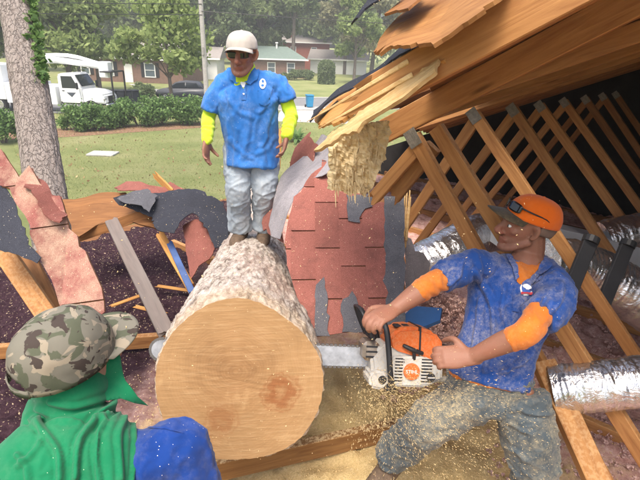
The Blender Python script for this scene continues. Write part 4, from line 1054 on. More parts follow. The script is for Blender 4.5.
# strappy plant below the flashing
c = G(297, 141); t = empty('leafy_plant', tuple(c), 0, 'leafy green plant on the lawn between the standing man and the torn roof', 'plant')
rnd = random.Random(5)
for i in range(46):
    an = rnd.uniform(0, 6.28); L = rnd.uniform(.8, 1.5); el = rnd.uniform(.5, 1.3); w_ = rnd.uniform(.05, .09); pts = []
    for q in range(5):
        f = q / 4; pts.append(Vector((math.cos(an) * L * math.cos(el) * f, math.sin(an) * L * math.cos(el) * f, L * math.sin(el) * f - .45 * L * f * f)))
    sdv = Vector((-math.sin(an), math.cos(an), 0)); V = []
    for q, p in enumerate(pts): ww = w_ * math.sin(math.pi * (.12 + .85 * q / 4)); V += [p + sdv * ww, p - sdv * ww + Vector((0, 0, .01))]
    me = mesh('leaf', V, [(2 * q, 2 * q + 1, 2 * q + 3, 2 * q + 2) for q in range(4)]); link('leaf', me, M['leaf_h'], t)

# grass blades on the lawn nearest the house
g = np.random.default_rng(31); n = 26000
d = 9 + 24 * g.random(n) ** 1.4; x = (g.random(n) * 1.3 - 1.05) * d * .62
pts = np.stack([x, d, np.full(n, .02)], 1)
a_ = g.normal(size=(n, 3)) * .45; a_[:, 2] = 1; a_ /= np.linalg.norm(a_, axis=1)[:, None]
b_ = np.cross(a_, g.normal(size=(n, 3))); b_ /= np.linalg.norm(b_, axis=1)[:, None]; hh = g.uniform(.03, .075, n)[:, None]
V = np.stack([pts - b_ * .012, pts + b_ * .012, pts + a_ * hh], 1).reshape(-1, 3)
o = link('grass', np_mesh('grass', V, np.arange(3 * n).reshape(n, 3)), m_leaf('grass_blade', (.16, .22, .05), (.40, .38, .18), .3)); tag(o, 'short lawn grass blades behind the house', 'grass', kind='stuff')

g = np.random.default_rng(44); n = 1500; d = 9 + 24 * g.random(n) ** 1.2; x = (g.random(n) * 1.3 - 1.05) * d * .62
o = link('leaf_litter', leaf_mesh('leaf_litter', np.stack([x, d, np.full(n, .05)], 1), .05, 46, .6), m_leaf('dry_leaf', (.20, .11, .05), (.46, .33, .17), .2)); tag(o, 'dry leaves and twigs strewn over the lawn', 'leaf litter', kind='stuff')
# ------------------------------------------------------------------ houses across the road
M['brick_far'] = m_plain('brown_brick', (.20, .125, .095), .9, .2, .2, 4)
M['roof_grey'] = m_plain('grey_shingle_roof', (.27, .245, .225), .9, .2, .12, 3)
M['roof_green'] = m_plain('green_grey_roof', (.16, .21, .185), .8, .2, .1, 2)
M['trim'] = m_plain('white_trim', (.75, .75, .73), .6, .3, .05)
M['red_wall'] = m_plain('red_brick', (.30, .10, .07), .9, .2, .15, 4)
M['pane'] = m_plain('window_pane', (.10, .13, .15), .1, .6, .2)
def gable_house(name, label, c, rz, L, Wd, hw_, pitch, wallm, roofm, wins, shutters=False, door=None, hip=0.0):
    t = empty(name, tuple(c), rz, label, 'house'); bm = bmesh.new(); add_box(bm, (0, Wd / 2, hw_ / 2), (L, Wd, hw_)); bm_obj('wall', bm, wallm, t)
    rh = Wd / 2 * pitch; e = .5
    V = [(-L / 2 - e, -e, hw_ - .05), (L / 2 + e, -e, hw_ - .05), (L / 2 + e, Wd + e, hw_ - .05), (-L / 2 - e, Wd + e, hw_ - .05), (-L / 2 - e + hip, Wd / 2, hw_ + rh), (L / 2 + e - hip, Wd / 2, hw_ + rh)]
    bm = bmesh.new(); v = [bm.verts.new(p) for p in V]
    for f in ((0, 1, 5, 4), (2, 3, 4, 5), (1, 2, 5), (3, 0, 4), (3, 2, 1, 0)): bm.faces.new([v[i] for i in f])
    r = bm_obj('roof', bm, roofm, t)
    bm = bmesh.new(); add_box(bm, (0, -e - .02, hw_ - .08), (L + 2 * e, .06, .2)); bm_obj('fascia', bm, M['trim'], t)
    bm = bmesh.new(); add_cyl(bm, (L * .12, Wd * .42, hw_ + rh * .75), (L * .12, Wd * .42, hw_ + rh + .45), .14, .14, 12); add_cyl(bm, (L * .12, Wd * .42, hw_ + rh + .45), (L * .12, Wd * .42, hw_ + rh + .6), .26, .2, 12); bm_obj('roof_vent', bm, M['trim'], r)
    for (x, z, w_, h_) in wins:
        f = bmesh.new()
        for (dx, dz, sx, sz) in ((0, h_ / 2, w_ + .16, .1), (0, -h_ / 2, w_ + .16, .1), (-w_ / 2, 0, .1, h_), (w_ / 2, 0, .1, h_), (0, 0, w_, .06)): add_box(f, (x + dx, -.03, z + dz), (sx, .1, sz))
        wo = bm_obj('window', f, M['trim'], t); p = bmesh.new(); add_box(p, (x, -.012, z), (w_ - .04, .03, h_ - .04)); bm_obj('pane', p, M['pane'], wo)
        if shutters:
            for s_ in (-1, 1): p = bmesh.new(); add_box(p, (x + s_ * (w_ / 2 + .28), -.025, z), (.4, .05, h_ + .1), .01); bm_obj('shutter', p, M['black'], t)
    if door:
        p = bmesh.new(); add_box(p, (door, -.03, 1.03), (.95, .08, 2.05)); d_ = bm_obj('door', p, M['trim'], t); p = bmesh.new(); add_box(p, (door + .35, -.09, 1.0), (.06, .05, .06)); bm_obj('handle', p, M['chrome'], d_)
    return t
gable_house('brick_house', 'low brown brick house with grey roof and dark shutters behind the white truck', at_dist(129, 59), rad(-4), 12.5, 8, 2.75, .42, M['brick_far'], M['roof_grey'], [(-2.6, 1.45, 1.2, 1.5), (2.4, 1.45, 1.2, 1.5), (-5.4, 1.45, 1.0, 1.4)], True, door=-.2)
gable_house('green_roofed_house', 'small brown house with green grey roof right of the standing man', at_dist(268, 76), rad(6), 11, 8, 2.7, .42, M['brick_far'], M['roof_green'], [(3.4, 1.45, 1.1, 1.4), (0.5, 1.45, 1.1, 1.4)], False, None, hip=3.0)
rh_ = gable_house('red_building', 'tall red brick building half hidden by trees beyond the green roofed house', at_dist(306, 100), rad(0), 9, 9, 5.2, .3, M['red_wall'], M['roof_grey'], [(-2.5, 3.6, 1.0, 1.4), (1.5, 3.6, 1.0, 1.4)], False, None)
p = bmesh.new(); add_box(p, (-3.2, 3, 6.4), (1.1, .9, 3.4)); bm_obj('chimney', p, M['red_wall'], rh_)
gable_house('grey_outbuilding', 'low pale building with grey roof right of the red building', at_dist(338, 92), rad(-6), 10, 7, 2.5, .45, M['trim'], M['roof_grey'], [(-1, 1.4, 1.2, 1.2)], False)
gable_house('white_house', 'white house end wall showing right of the young tree, behind the parked car', at_dist(194, 68), rad(3), 6, 7, 2.7, .4, M['trim'], M['roof_grey'], [(-1.5, 1.4, 1.1, 1.3)], False)

# ------------------------------------------------------------------ utility pole and wires
pb = at_dist(205, 33); pole = empty('utility_pole', tuple(pb), 0, 'tall grey wooden utility pole behind the standing man\'s left', 'utility pole')
bm = bmesh.new(); add_loft(bm, [(0, 0, -.1), (-.05, 0, 5), (-.12, 0, 11.5)], [.17, .15, .12], n=14, k=4); bm_obj('shaft', bm, M['pole'], pole, True)
bm = bmesh.new(); add_box(bm, (-.1, -.16, 9.6), (2.2, .1, .12), .01); bm_obj('crossarm', bm, M['pole'], pole)
bm = bmesh.new(); add_box(bm, (-.05, -.2, 4.2), (.14, .08, .5), .02); bm_obj('bracket', bm, M['pole'], pole)
for i, (z0, L, sg, z1, dy, l) in enumerate(((6.9, -60, .8, 7.4, 8, 'upper wire leaving the pole to the left'), (6.3, -60, .9, 6.6, 6, 'lower wire leaving the pole to the left'), (6.5, 55, .9, 6.8, 10, 'wire leaving the pole to the right behind the standing man'))):
    bm = bmesh.new(); pts = [(pb.x + L * f, pb.y + dy * f - .15, z0 + (z1 - z0) * f - sg * 4 * f * (1 - f) * .5) for f in np.linspace(0, 1, 12)]
    add_loft(bm, pts, [.022] * 12, n=5, k=1); tag(bm_obj('overhead_wire', bm, M['black']), l, 'wire')

# ------------------------------------------------------------------ bins
def bin_(name, label, c, s, mat, group, rz=0):
    t = empty(name, tuple(c), rz, label, 'bin', group); t.scale = (s, s, s)
    bm = bmesh.new(); lo = [bm.verts.new(p) for p in ((-.24, -.26, .06), (.24, -.26, .06), (.24, .26, .06), (-.24, .26, .06))]; hi = [bm.verts.new(p) for p in ((-.29, -.33, .98), (.29, -.33, .98), (.29, .33, .98), (-.29, .33, .98))]
    bm.faces.new(lo); bm.faces.new(hi)
    for i in range(4): bm.faces.new((lo[i], lo[(i + 1) % 4], hi[(i + 1) % 4], hi[i]))
    bmesh.ops.bevel(bm, geom=bm.edges[:], offset=.03, segments=2, affect='EDGES'); bm_obj('bin_body', bm, mat, t)
    bm = bmesh.new(); add_box(bm, (0, 0, 1.03), (.64, .72, .09), .035); l_ = bm_obj('lid', bm, mat, t)
    bm = bmesh.new(); add_cyl(bm, (-.28, .38, .98), (.28, .38, .98), .025, None, 8); bm_obj('handle', bm, mat, l_)
    for x in (-.3, .3): bm = bmesh.new(); add_cyl(bm, (x - .04, .26, .12), (x + .04, .26, .12), .12, None, 14); bm_obj('wheel', bm, M['rubber'], t)
M['bin_d'] = m_plain('dark_bin', (.025, .03, .035), .6, .3, .1); M['bin_b'] = m_plain('blue_bin', (.02, .22, .42), .5, .4, .1)
for i, (x, l) in enumerate(((115, 'leftmost dark bin beside the truck bumper on the far lawn'), (122, 'second dark bin from the truck on the far lawn'), (129, 'third dark bin from the truck'), (135, 'rightmost dark bin beside the round shrub'))):
    bin_('wheeled_bin', l, G(x, 103), .95, M['bin_d'], 'dark bins at the kerb', i * .3)
bin_('recycling_bin', 'bright blue recycling bin standing by the road left of the torn sheathing', G(309.5, 107.5), .95, M['bin_b'], None, .3)

# ------------------------------------------------------------------ parked car and truck
def wheel(parent, c, r, w_, M_):
    bm = bmesh.new(); add_cyl(bm, (c[0], c[1] - w_ / 2, c[2]), (c[0], c[1] + w_ / 2, c[2]), r, None, 24)
    bmesh.ops.bevel(bm, geom=[e for e in bm.edges if len(e.link_faces) == 2 and abs(e.verts[0].co.y - e.verts[1].co.y) < 1e-6], offset=r * .1, segments=2, affect='EDGES')
    o = bm_obj('wheel', bm, M['rubber'], parent)
    for s_ in (-1, 1):
        bm = bmesh.new(); add_cyl(bm, (c[0], c[1] + s_ * (w_ / 2 - .03), c[2]), (c[0], c[1] + s_ * (w_ / 2 + .012), c[2]), r * .62, r * .55, 20)
        for q in range(5):
            an = q * 1.2566; add_box(bm, (c[0] + math.cos(an) * r * .35, c[1] + s_ * (w_ / 2 + .018), c[2] + math.sin(an) * r * .35), (r * .14, .02, r * .14), .004)
        bm_obj('rim', bm, M_, o)
def prism(bm, prof, y0, y1, inset=0.0, bev=0.0):
    a_ = [bm.verts.new((x, y0, z)) for x, z in prof]; b_ = [bm.verts.new((x, y1, z)) for x, z in prof]; n = len(prof)
    bm.faces.new(a_); bm.faces.new(b_[::-1])
    for i in range(n): bm.faces.new((a_[i], a_[(i + 1) % n], b_[(i + 1) % n], b_[i]))
    if bev: bmesh.ops.bevel(bm, geom=bm.edges[:], offset=bev, segments=2, affect='EDGES')
cc = G(184, 100); car = empty('parked_car', tuple(cc), rad(4), 'dark grey car parked in front of the young tree across the road', 'car')
# forward = -x
bm = bmesh.new(); prism(bm, [(-2.15, .35), (-2.2, .62), (-2.1, .82), (-1.15, 1.0), (1.9, 1.05), (2.15, .95), (2.18, .45), (2.1, .3), (-2.05, .28)], -.88, .88, bev=.07); bm_obj('body', bm, M['grey_metal'], car, True)
bm = bmesh.new(); prof = [(-1.2, .98), (-.45, 1.5), (.2, 1.6), (1.35, 1.56), (1.95, 1.03)]
lo = [bm.verts.new((x, -.80 + (z - 1) * .25, z)) for x, z in prof]; hi = [bm.verts.new((x, .80 - (z - 1) * .25, z)) for x, z in prof]; bm.faces.new(lo); bm.faces.new(hi[::-1])
for i in range(5): bm.faces.new((lo[i], lo[(i + 1) % 5], hi[(i + 1) % 5], hi[i]))
bmesh.ops.bevel(bm, geom=bm.edges[:], offset=.05, segments=2, affect='EDGES'); cb = bm_obj('cabin', bm, M['grey_metal'], car, True)
for (q) in ([(-.95, 1.06), (-.38, 1.44), (.32, 1.51), (.32, 1.06)], [(.40, 1.06), (.40, 1.51), (1.25, 1.47), (1.6, 1.08)]):
    for s_ in (-1, 1):
        bm = bmesh.new(); vs = [bm.verts.new((x, s_ * (.818 - (z - 1) * .25), z)) for x, z in q]; bm.faces.new(vs); bm_obj('side_window', bm, M['glass'], car)
bm = bmesh.new(); bm.faces.new([bm.verts.new(p) for p in ((-1.13, -.68, 1.07), (-1.13, .68, 1.07), (-.53, .58, 1.48), (-.53, -.58, 1.48))]); bm_obj('windscreen', bm, M['glass'], car)
for s_ in (-1, 1):
    bm = bmesh.new(); add_box(bm, (-2.1, s_ * .66, .72), (.16, .34, .14), .04); bm_obj('headlight', bm, M['white'], car)
    bm = bmesh.new(); add_box(bm, (2.1, s_ * .7, .82), (.14, .26, .2), .03); bm_obj('tail_light', bm, m_plain('red_lens', (.35, .02, .02), .3, .5, .05), car)
    bm = bmesh.new(); add_box(bm, (-.85, s_ * .95, 1.05), (.14, .16, .12), .03); bm_obj('mirror', bm, M['grey_metal'], car)
for x in (-1.35, 1.35):
    for s_ in (-1, 1): wheel(car, (x, s_ * .78, .33), .33, .22, M['chrome'])

tc_ = G(100, 113.5); truck = empty('bucket_truck', (tc_.x, tc_.y, 0), rad(-3), 'white utility truck with folded boom and tool boxes parked behind the pine', 'truck')
W_ = M['white']
def tpart(name, prof, y0, y1, mat=W_, bev=.05, parent=None): bm = bmesh.new(); prism(bm, prof, y0, y1, bev=bev); return bm_obj(name, bm, mat, parent or truck, False)
# forward = +x, origin below the front axle
tpart('hood', [(-.55, .75), (-.55, 1.62), (.25, 1.55), (.85, 1.32), (.98, .75)], -.95, .95, bev=.09)
cabm = tpart('cab', [(-2.0, .75), (-2.0, 2.45), (-1.85, 2.58), (-1.0, 2.58), (-.55, 1.75), (-.5, .75)], -1.05, 1.05, bev=.08)
bm = bmesh.new(); bm.faces.new([bm.verts.new(p) for p in ((-.50, -.9, 1.80), (-.50, .9, 1.80), (-.905, .82, 2.50), (-.905, -.82, 2.50))]); bm_obj('windscreen', bm, M['glass'], truck)
for s_ in (-1, 1):
    bm = bmesh.new(); bm.faces.new([bm.verts.new((x, s_ * 1.06, z)) for x, z in ((-1.75, 1.68), (-.66, 1.68), (-1.02, 2.42), (-1.75, 2.42))]); bm_obj('side_window', bm, M['glass'], truck)
    bm = bmesh.new(); add_box(bm, (-1.2, s_ * 1.055, 1.2), (1.2, .03, .86), .012); dr_ = bm_obj('door', bm, W_, truck); bm = bmesh.new(); add_box(bm, (-1.68, s_ * 1.08, 1.52), (.16, .03, .05)); bm_obj('handle', bm, M['black'], dr_)
    bm = bmesh.new(); vs = [bm.verts.new((x, s_ * 1.075, z)) for x, z in ((-1.5, 1.42), (-.85, 1.42), (-1.17, 1.12))]; bm.faces.new(vs); bm_obj('door_emblem', bm, m_plain('dark_emblem', (.06, .07, .09), .6, .3, .05), dr_)
    bm = bmesh.new(); add_box(bm, (-.62, s_ * 1.28, 1.85), (.1, .2, .42), .03); bm_obj('mirror', bm, M['black'], truck)
    bm = bmesh.new(); add_box(bm, (.86, s_ * .72, 1.0), (.12, .34, .2), .03); bm_obj('headlight', bm, M['chrome'], truck)
bm = bmesh.new(); add_box(bm, (.96, 0, 1.02), (.06, .9, .4), .02); bm_obj('grille', bm, M['black'], truck)
bm = bmesh.new(); add_box(bm, (1.08, 0, .62), (.2, 2.0, .3), .04); bm_obj('bumper', bm, M['chrome'], truck)
bm = bmesh.new(); add_box(bm, (-3.6, 0, .72), (9.0, .9, .22), .01); bm_obj('chassis', bm, M['black'], truck)
for i, (x0, x1, z1) in enumerate(((-3.75, -2.15, 1.75), (-5.55, -3.8, 1.9))):
    for s_ in (-1, 1):
        bm = bmesh.new(); add_box(bm, ((x0 + x1) / 2, s_ * .93, (.62 + z1) / 2), (x1 - x0, .5, z1 - .62), .02); bx_ = bm_obj('tool_box', bm, W_, truck)
        for q in range(2): bm = bmesh.new(); ww = (x1 - x0) / 2; add_box(bm, (x0 + ww * (q + .5), s_ * 1.185, (.7 + z1) / 2), (ww - .08, .02, z1 - .86), .008); bm_obj('tool_door', bm, W_, bx_)
bm = bmesh.new(); add_box(bm, (-6.95, 0, 1.9), (2.6, 2.2, 2.2), .04); bm_obj('chip_box', bm, W_, truck)
bm = bmesh.new(); add_cyl(bm, (-4.6, 0, 1.2), (-4.6, 0, 2.9), .35, .3, 16); bm_obj('turret', bm, W_, truck)
bm = bmesh.new(); add_loft(bm, [(-4.7, 0, 3.1), (-2.5, 0, 3.32), (.6, 0, 3.0)], [(.2, .2), (.2, .2), (.16, .16)], n=12, k=3); bo = bm_obj('boom', bm, W_, truck, True)
bm = bmesh.new(); add_loft(bm, [(-4.4, .3, 3.5), (-1.8, .3, 3.62), (.2, .3, 3.2)], [.13, .13, .12], n=10, k=3); bm_obj('boom_arm', bm, W_, bo, True)
bm = bmesh.new(); add_box(bm, (.75, .05, 2.85), (.65, .65, 1.0), .06); bm_obj('bucket', bm, W_, bo)
bm = bmesh.new(); add_box(bm, (1.55, -.9, 1.5), (.09, .09, 2.5), .01); add_box(bm, (1.55, .9, 1.5), (.09, .09, 2.5), .01); add_box(bm, (1.2, 0, 2.75), (.75, 1.9, .08), .01); add_box(bm, (1.3, 0, .55), (.5, 1.9, .1)); bm_obj('boom_rest', bm, M['black'], truck)
for x in (0, -5.0, -6.2):
    for s_ in (-1, 1): wheel(truck, (x, s_ * .92, .48), .48, .28, M['chrome'])
# ------------------------------------------------------------------ people
def m_skin(name, base):
    a = NT(name, .55, .35); at_ = a.n('VertexColor'); at_.layer_name = 'tone'
    v = a.coord(kind='World'); f = a.noise(v, 60, 5, .7)
    c = a.mix(1.0, base, at_.outputs['Color'], 'MULTIPLY'); bl = a.noise(v, 18, 4, .6); c = a.mix(a.math('MULTIPLY', a.ramp(bl, [(.45, (0, 0, 0)), (.7, (1, 1, 1))]), .35), c, (base[0] * 1.05, base[1] * .72, base[2] * .66))
    vo = a.n('TexVoronoi'); vo.inputs['Scale'].default_value = 210; a.l(v, vo.inputs['Vector']); hh = a.n('SeparateColor'); a.l(vo.outputs['Color'], hh.inputs[0]); c = a.mix(a.math('MULTIPLY', a.math('LESS_THAN', vo.outputs['Distance'], .22), a.math('LESS_THAN', hh.outputs[0], .05)), c, (.6, .45, .25)); c = a.mix(a.math('MULTIPLY', f, .35), c, tuple(x * .62 for x in base)); a.col(c)
    a.b.inputs['Subsurface Weight'].default_value = .08; a.b.inputs['Subsurface Radius'].default_value = (.01, .004, .002)
    a.bump(a.noise(v, 260, 3), .0012, .6); return a.m
def head_solids(bm, M_, s=1.0, ears=True):
    Q = M_ @ Matrix.Scale(s, 4)
    def E(c, r): add_ell(bm, c, r, Q, 22)
    def L(pts, rr, side=None, n=12):
        add_loft(bm, [Q @ Vector(p) for p in pts], [(r[0] * s, r[1] * s) if isinstance(r, tuple) else r * s for r in rr], side=(Q.to_3x3() @ Vector(side)) if side else None, n=n, k=4)
    E((0, -.018, .035), (.077, .100, .086)); E((0, .022, -.005), (.066, .073, .080)); E((0, .030, -.05), (.051, .054, .064))
    L([(-.056, .0, -.058), (-.034, .055, -.094), (0, .078, -.104), (.034, .055, -.094), (.056, 0, -.058)], [.016, .016, .019, .016, .016])
    E((0, .083, -.100), (.020, .016, .018))
    for q in (-1, 1):
        E((q * .042, .060, -.018), (.021, .020, .016))
        if ears:
            L([(q * .076, -.004, .018), (q * .083, -.014, .012), (q * .082, -.012, -.018), (q * .074, .0, -.034)], [(.009, .016), (.009, .02), (.008, .016), (.007, .009)], (0, 1, 0), 10)
        E((q * .013, .100, -.038), (.010, .012, .009)); L([(q * .052, .062, .020), (q * .030, .080, .026), (q * .008, .086, .022)], [.012, .012, .010])
        E((q * .030, .074, -.002), (.016, .012, .010))
    L([(0, .084, .018), (0, .100, -.008), (0, .114, -.030), (0, .104, -.042)], [.010, .012, .0145, .010])
    L([(-.024, .080, -.066), (-.008, .091, -.063), (.008, .091, -.063), (.024, .080, -.066)], [.005, .0075, .0075, .005])
    L([(-.021, .080, -.073), (0, .090, -.077), (.021, .080, -.073)], [.005, .0085, .005])
def add_hand(bm, wrist, dirv, nrm, curl, thumb_side, s=1.0, spread=.06, thumb_curl=.5, curls=None):
    """palm from wrist along dirv; palm faces nrm; fingers curl towards nrm; thumb on +/- side"""
    d = dirv.normalized(); n = (nrm - d * nrm.dot(d)).normalized(); sd_ = d.cross(n).normalized() * thumb_side
    pe = wrist + d * .095 * s
    add_loft(bm, [wrist - d * .02 * s, wrist + d * .025 * s, wrist + d * .06 * s, pe], [(.029 * s, .021 * s), (.036 * s, .019 * s), (.043 * s, .016 * s), (.041 * s, .013 * s)], side=sd_, n=14, k=3)
    for i, (off, ln, r) in enumerate(((.031, .074, .0098), (.0105, .083, .0102), (-.0105, .077, .0098), (-.030, .061, .0086))):
        c_ = (curls[i] if curls else curl); p = wrist + d * (.088 - abs(off) * .15) * s + sd_ * off * s
        pts = [p - d * .02 * s, p]; a_ = .25 * c_; dirn = d + sd_ * off * spread * 20
        for f in (.45, .31, .24):
            dd = (dirn.normalized() * math.cos(a_) + n * math.sin(a_)); p = p + dd * ln * f * s; pts.append(p); a_ += c_ * .95
        add_loft(bm, pts, [r * s, r * s, r * .98 * s, r * .9 * s, r * .75 * s], n=10, k=3)
    p = wrist + d * .025 * s + sd_ * .028 * s; pts = [p]
    for f, w1, w2 in ((.042, .95, .15), (.034, .45, .30 + thumb_curl), (.026, .1, .5 + thumb_curl)):
        dd = (d * (1 - .35 * thumb_curl) + sd_ * w1 + n * w2).normalized(); p = p + dd * f * s; pts.append(p)
    add_loft(bm, pts, [.015 * s, .0125 * s, .0108 * s, .008 * s], n=10, k=3)
def paint_head(me, M_, s=1.0, stubble=.25):
    at_ = me.color_attributes.new('tone', 'FLOAT_COLOR', 'POINT'); I_ = (M_ @ Matrix.Scale(s, 4)).inverted(); arr = np.ones((len(me.vertices), 4), dtype=np.float32)
    for i, v in enumerate(me.vertices):
        p = I_ @ v.co
        if abs(p.x) > .12 or abs(p.y) > .15 or p.z > .15 or p.z < -.2: continue
        c = np.array([1., 1., 1.])
        if p.z < -.045 and p.y > -.01:
            k = min(1, (-.045 - p.z) / .02) * min(1, (p.y + .01) / .03); lips = abs(p.x) < .026 and -.082 < p.z < -.058 and p.y > .07
            if lips: c *= np.array([.80, .58, .56])
            else: c *= 1 - stubble * k * (.7 + .6 * nz(p, 90)) * np.array([.8, .9, .85])
        if abs(p.x) > .02 and abs(p.x) < .055 and -.045 < p.z < 0 and p.y > .05: c *= np.array([1.03, .86, .84])
        if abs(p.x) < .022 and -.05 < p.z < -.01 and p.y > .09: c *= np.array([1.02, .84, .82])
        if .018 < p.z < .034 and .012 < abs(p.x) < .052 and p.y > .062: c *= .45
        arr[i, :3] = c
    at_.data.foreach_set('color', arr.ravel())
def look(o, fwd, up=UP):
    """head frame: y = forward, z = up, x = right-hand side"""
    y = fwd.normalized(); x = y.cross(up).normalized(); z = x.cross(y)
    return Matrix(((x.x, y.x, z.x, o.x), (x.y, y.y, z.y, o.y), (x.z, y.z, z.z, o.z), (0, 0, 0, 1)))
def attach(o, root): o.parent = root; o.matrix_basis = PM(root).inverted() @ o.matrix_basis; return o
def cap_obj(root, M_, crown_m, bill_m, s=1.0, back_hole=False, tilt=0.0, bill_len=.072, droop=.018, bill_w=.95, name='cap', curv=.022, hgt=.098):
    Q = M_ @ Matrix.Rotation(tilt, 4, 'X') @ Matrix.Scale(s, 4); rx, ry, rz = .089, .111, hgt; z0 = .028; cy = -.016
    V = []; F = []; nu, nv = 96, 26; keep = {}
    for i in range(nv + 1):
        t = i / nv * math.pi / 2
        for j in range(nu):
            u = 2 * math.pi * j / nu; seam = 1 - .014 * math.exp(-((((u / (math.pi / 3)) + .5) % 1 - .5) * 14) ** 2)
            zz_ = math.sin(t) ** .86; rr = math.cos(t) ** .74 * seam
            p = Vector((math.sin(u) * rx * rr, cy + math.cos(u) * ry * rr, z0 + rz * zz_))
            p += Vector((math.sin(u), math.cos(u), .3)) * (.0022 * nz(p, 22, 2) + .0015 * nz(p, 45, 1)); V.append(p)
    for i in range(nv):
        for j in range(nu):
            u = (2 * math.pi * (j + .5) / nu); du = abs(u - math.pi); zz_ = z0 + rz * math.sin((i + .5) / nv * math.pi / 2) ** .86
            if back_hole and (du / .42) ** 2 + ((zz_ - z0 - .004) / .038) ** 2 < 1 and zz_ > z0: continue
            F.append((i * nu + j, i * nu + (j + 1) % nu, (i + 1) * nu + (j + 1) % nu, (i + 1) * nu + j))
    cap = bpy.data.objects.new(name, None); COL.objects.link(cap); cap.parent = root; cap.matrix_basis = PM(root).inverted() @ Q
    def sub(nm, me, m, sol=.0025, par=cap):
        o = link(nm, me, m, par, True); md = o.modifiers.new('sol', 'SOLIDIFY'); md.thickness = sol; md.offset = -1; return o
    crown_o = sub('cap_crown', np_mesh('cap_crown', V, F), crown_m)
    V = []; F = []; nu2, nv2 = 32, 9
    for i in range(nv2 + 1):
        f = i / nv2
        for j in range(nu2 + 1):
            w_ = (j / nu2 * 2 - 1); u = w_ * 1.12; ex = bill_len * f * math.sqrt(max(0.0, 1 - w_ ** 4 * .96))
            x = math.sin(u) * rx * bill_w * (1 + .10 * f); y = cy + math.cos(u) * ry * .99 + ex + f * .004
            V.append((x, y, z0 + .006 - droop * f - curv * (w_ ** 2) * (.35 + .65 * f) + .004))
    for i in range(nv2):
        for j in range(nu2): F.append((i * (nu2 + 1) + j, i * (nu2 + 1) + j + 1, (i + 1) * (nu2 + 1) + j + 1, (i + 1) * (nu2 + 1) + j))
    sub('cap_bill', np_mesh('cap_bill', V, F), bill_m, .004)
    bm = bmesh.new(); add_ell(bm, (0, cy, z0 + rz + .001), (.008, .008, .005)); bm_obj('button', bm, crown_m, cap, True)
    for k_ in range(6):
        u = (k_ + .5) * math.pi / 3; t = .80; rr = math.cos(t) ** .74; p = Vector((math.sin(u) * rx * rr, cy + math.cos(u) * ry * rr, z0 + rz * math.sin(t) ** .86)); nn_ = Vector((p.x / rx ** 2, (p.y - cy) / ry ** 2, (p.z - z0) / rz ** 2)).normalized()
        bm = bmesh.new(); add_cyl(bm, p - nn_ * .001, p + nn_ * .0016, .0042, .0036, 12); ey = bm_obj('eyelet', bm, crown_m, cap, True)
        bm = bmesh.new(); add_cyl(bm, p + nn_ * .0012, p + nn_ * .0020, .0020, .0018, 10); bm_obj('eyelet_hole', bm, M['black'], cap)
    if back_hole:
        V = []; F = []
        for i in range(2):
            for j in range(17):
                u = math.pi + (j / 16 - .5) * .95; V.append((math.sin(u) * rx * 1.02, cy + math.cos(u) * ry * 1.02, z0 - .002 + i * .020))
        F = [(j, j + 1, 18 + j, 17 + j) for j in range(16)]; sub('strap', np_mesh('strap', V, F), crown_m, .003)
    return cap
def cloth(name, root, bm, mat, voxel=.008, smooth_it=4, fold=None):
    me = remesh(bm, name, voxel, smooth_it)
    if fold: displace(me, fold)
    o = link(name, me, mat); return attach(o, root)
def decal(root, name, target, pts, mat, lift=.003, step=2.0, th=.0015):
    """patch sewn onto the garment: outline given from the front, laid on the cloth surface"""
    bv = BVHTree.FromPolygons([target.matrix_basis @ v.co if target.parent is None else PM(target) @ v.co for v in target.data.vertices], [p.vertices[:] for p in target.data.polygons])
    bm = bmesh.new(); bm.faces.new([bm.verts.new((x, y, 0)) for x, y in pts])
    xs = [p[0] for p in pts]; ys = [p[1] for p in pts]; x = min(xs) + step
    while x < max(xs): bmesh.ops.bisect_plane(bm, geom=bm.verts[:] + bm.edges[:] + bm.faces[:], plane_co=(x, 0, 0), plane_no=(1, 0, 0)); x += step
    y = min(ys) + step
    while y < max(ys): bmesh.ops.bisect_plane(bm, geom=bm.verts[:] + bm.edges[:] + bm.faces[:], plane_co=(0, y, 0), plane_no=(0, 1, 0)); y += step
    bmesh.ops.triangulate(bm, faces=bm.faces[:])
    for v in bm.verts:
        r_ = ray(v.co.x, v.co.y).normalized(); hit = bv.ray_cast(CO, r_)
        v.tag = hit[0] is None
        if hit[0] is not None: v.co = hit[0] - r_ * .0005 + hit[1] * lift
    dps = sorted((v.co - CO).length for v in bm.verts if not v.tag); med = dps[len(dps) // 2] if dps else 0
    for v in bm.verts: v.tag = v.tag or abs((v.co - CO).length - med) > .075
    bad = [v for v in bm.verts if v.tag]
    if bad: bmesh.ops.delete(bm, geom=bad, context='VERTS')
    bmesh.ops.delete(bm, geom=[f for f in bm.faces if max(e.calc_length() for e in f.edges) > .035], context='FACES')
    return attach(bm_obj(name, bm, mat, None, True), root)
def band(root, name, mat, pts, radii, side, th=.006, n=48, wave=0.0):
    """open cloth ring (hem, cuff, collar) through pts with elliptical radii"""
    V = []; F = []; sdv = Vector(side)
    for i, (c, r) in enumerate(zip(pts, radii)):
        t = (Vector(pts[min(i + 1, len(pts) - 1)]) - Vector(pts[max(0, i - 1)])).normalized(); x = (sdv - t * sdv.dot(t)).normalized(); y = t.cross(x)
        for j in range(n):
            an = 2 * math.pi * j / n; k_ = 1 + wave * math.sin(5 * an + i) + wave * .6 * math.sin(9 * an)
            V.append(Vector(c) + x * r[0] * k_ * math.cos(an) + y * r[1] * k_ * math.sin(an))
    for i in range(len(pts) - 1):
        for j in range(n): F.append((i * n + j, i * n + (j + 1) % n, (i + 1) * n + (j + 1) % n, (i + 1) * n + j))
    o = link(name, np_mesh(name, V, F), mat, None, True); md = o.modifiers.new('sol', 'SOLIDIFY'); md.thickness = th; md.offset = 0
    return attach(o, root)
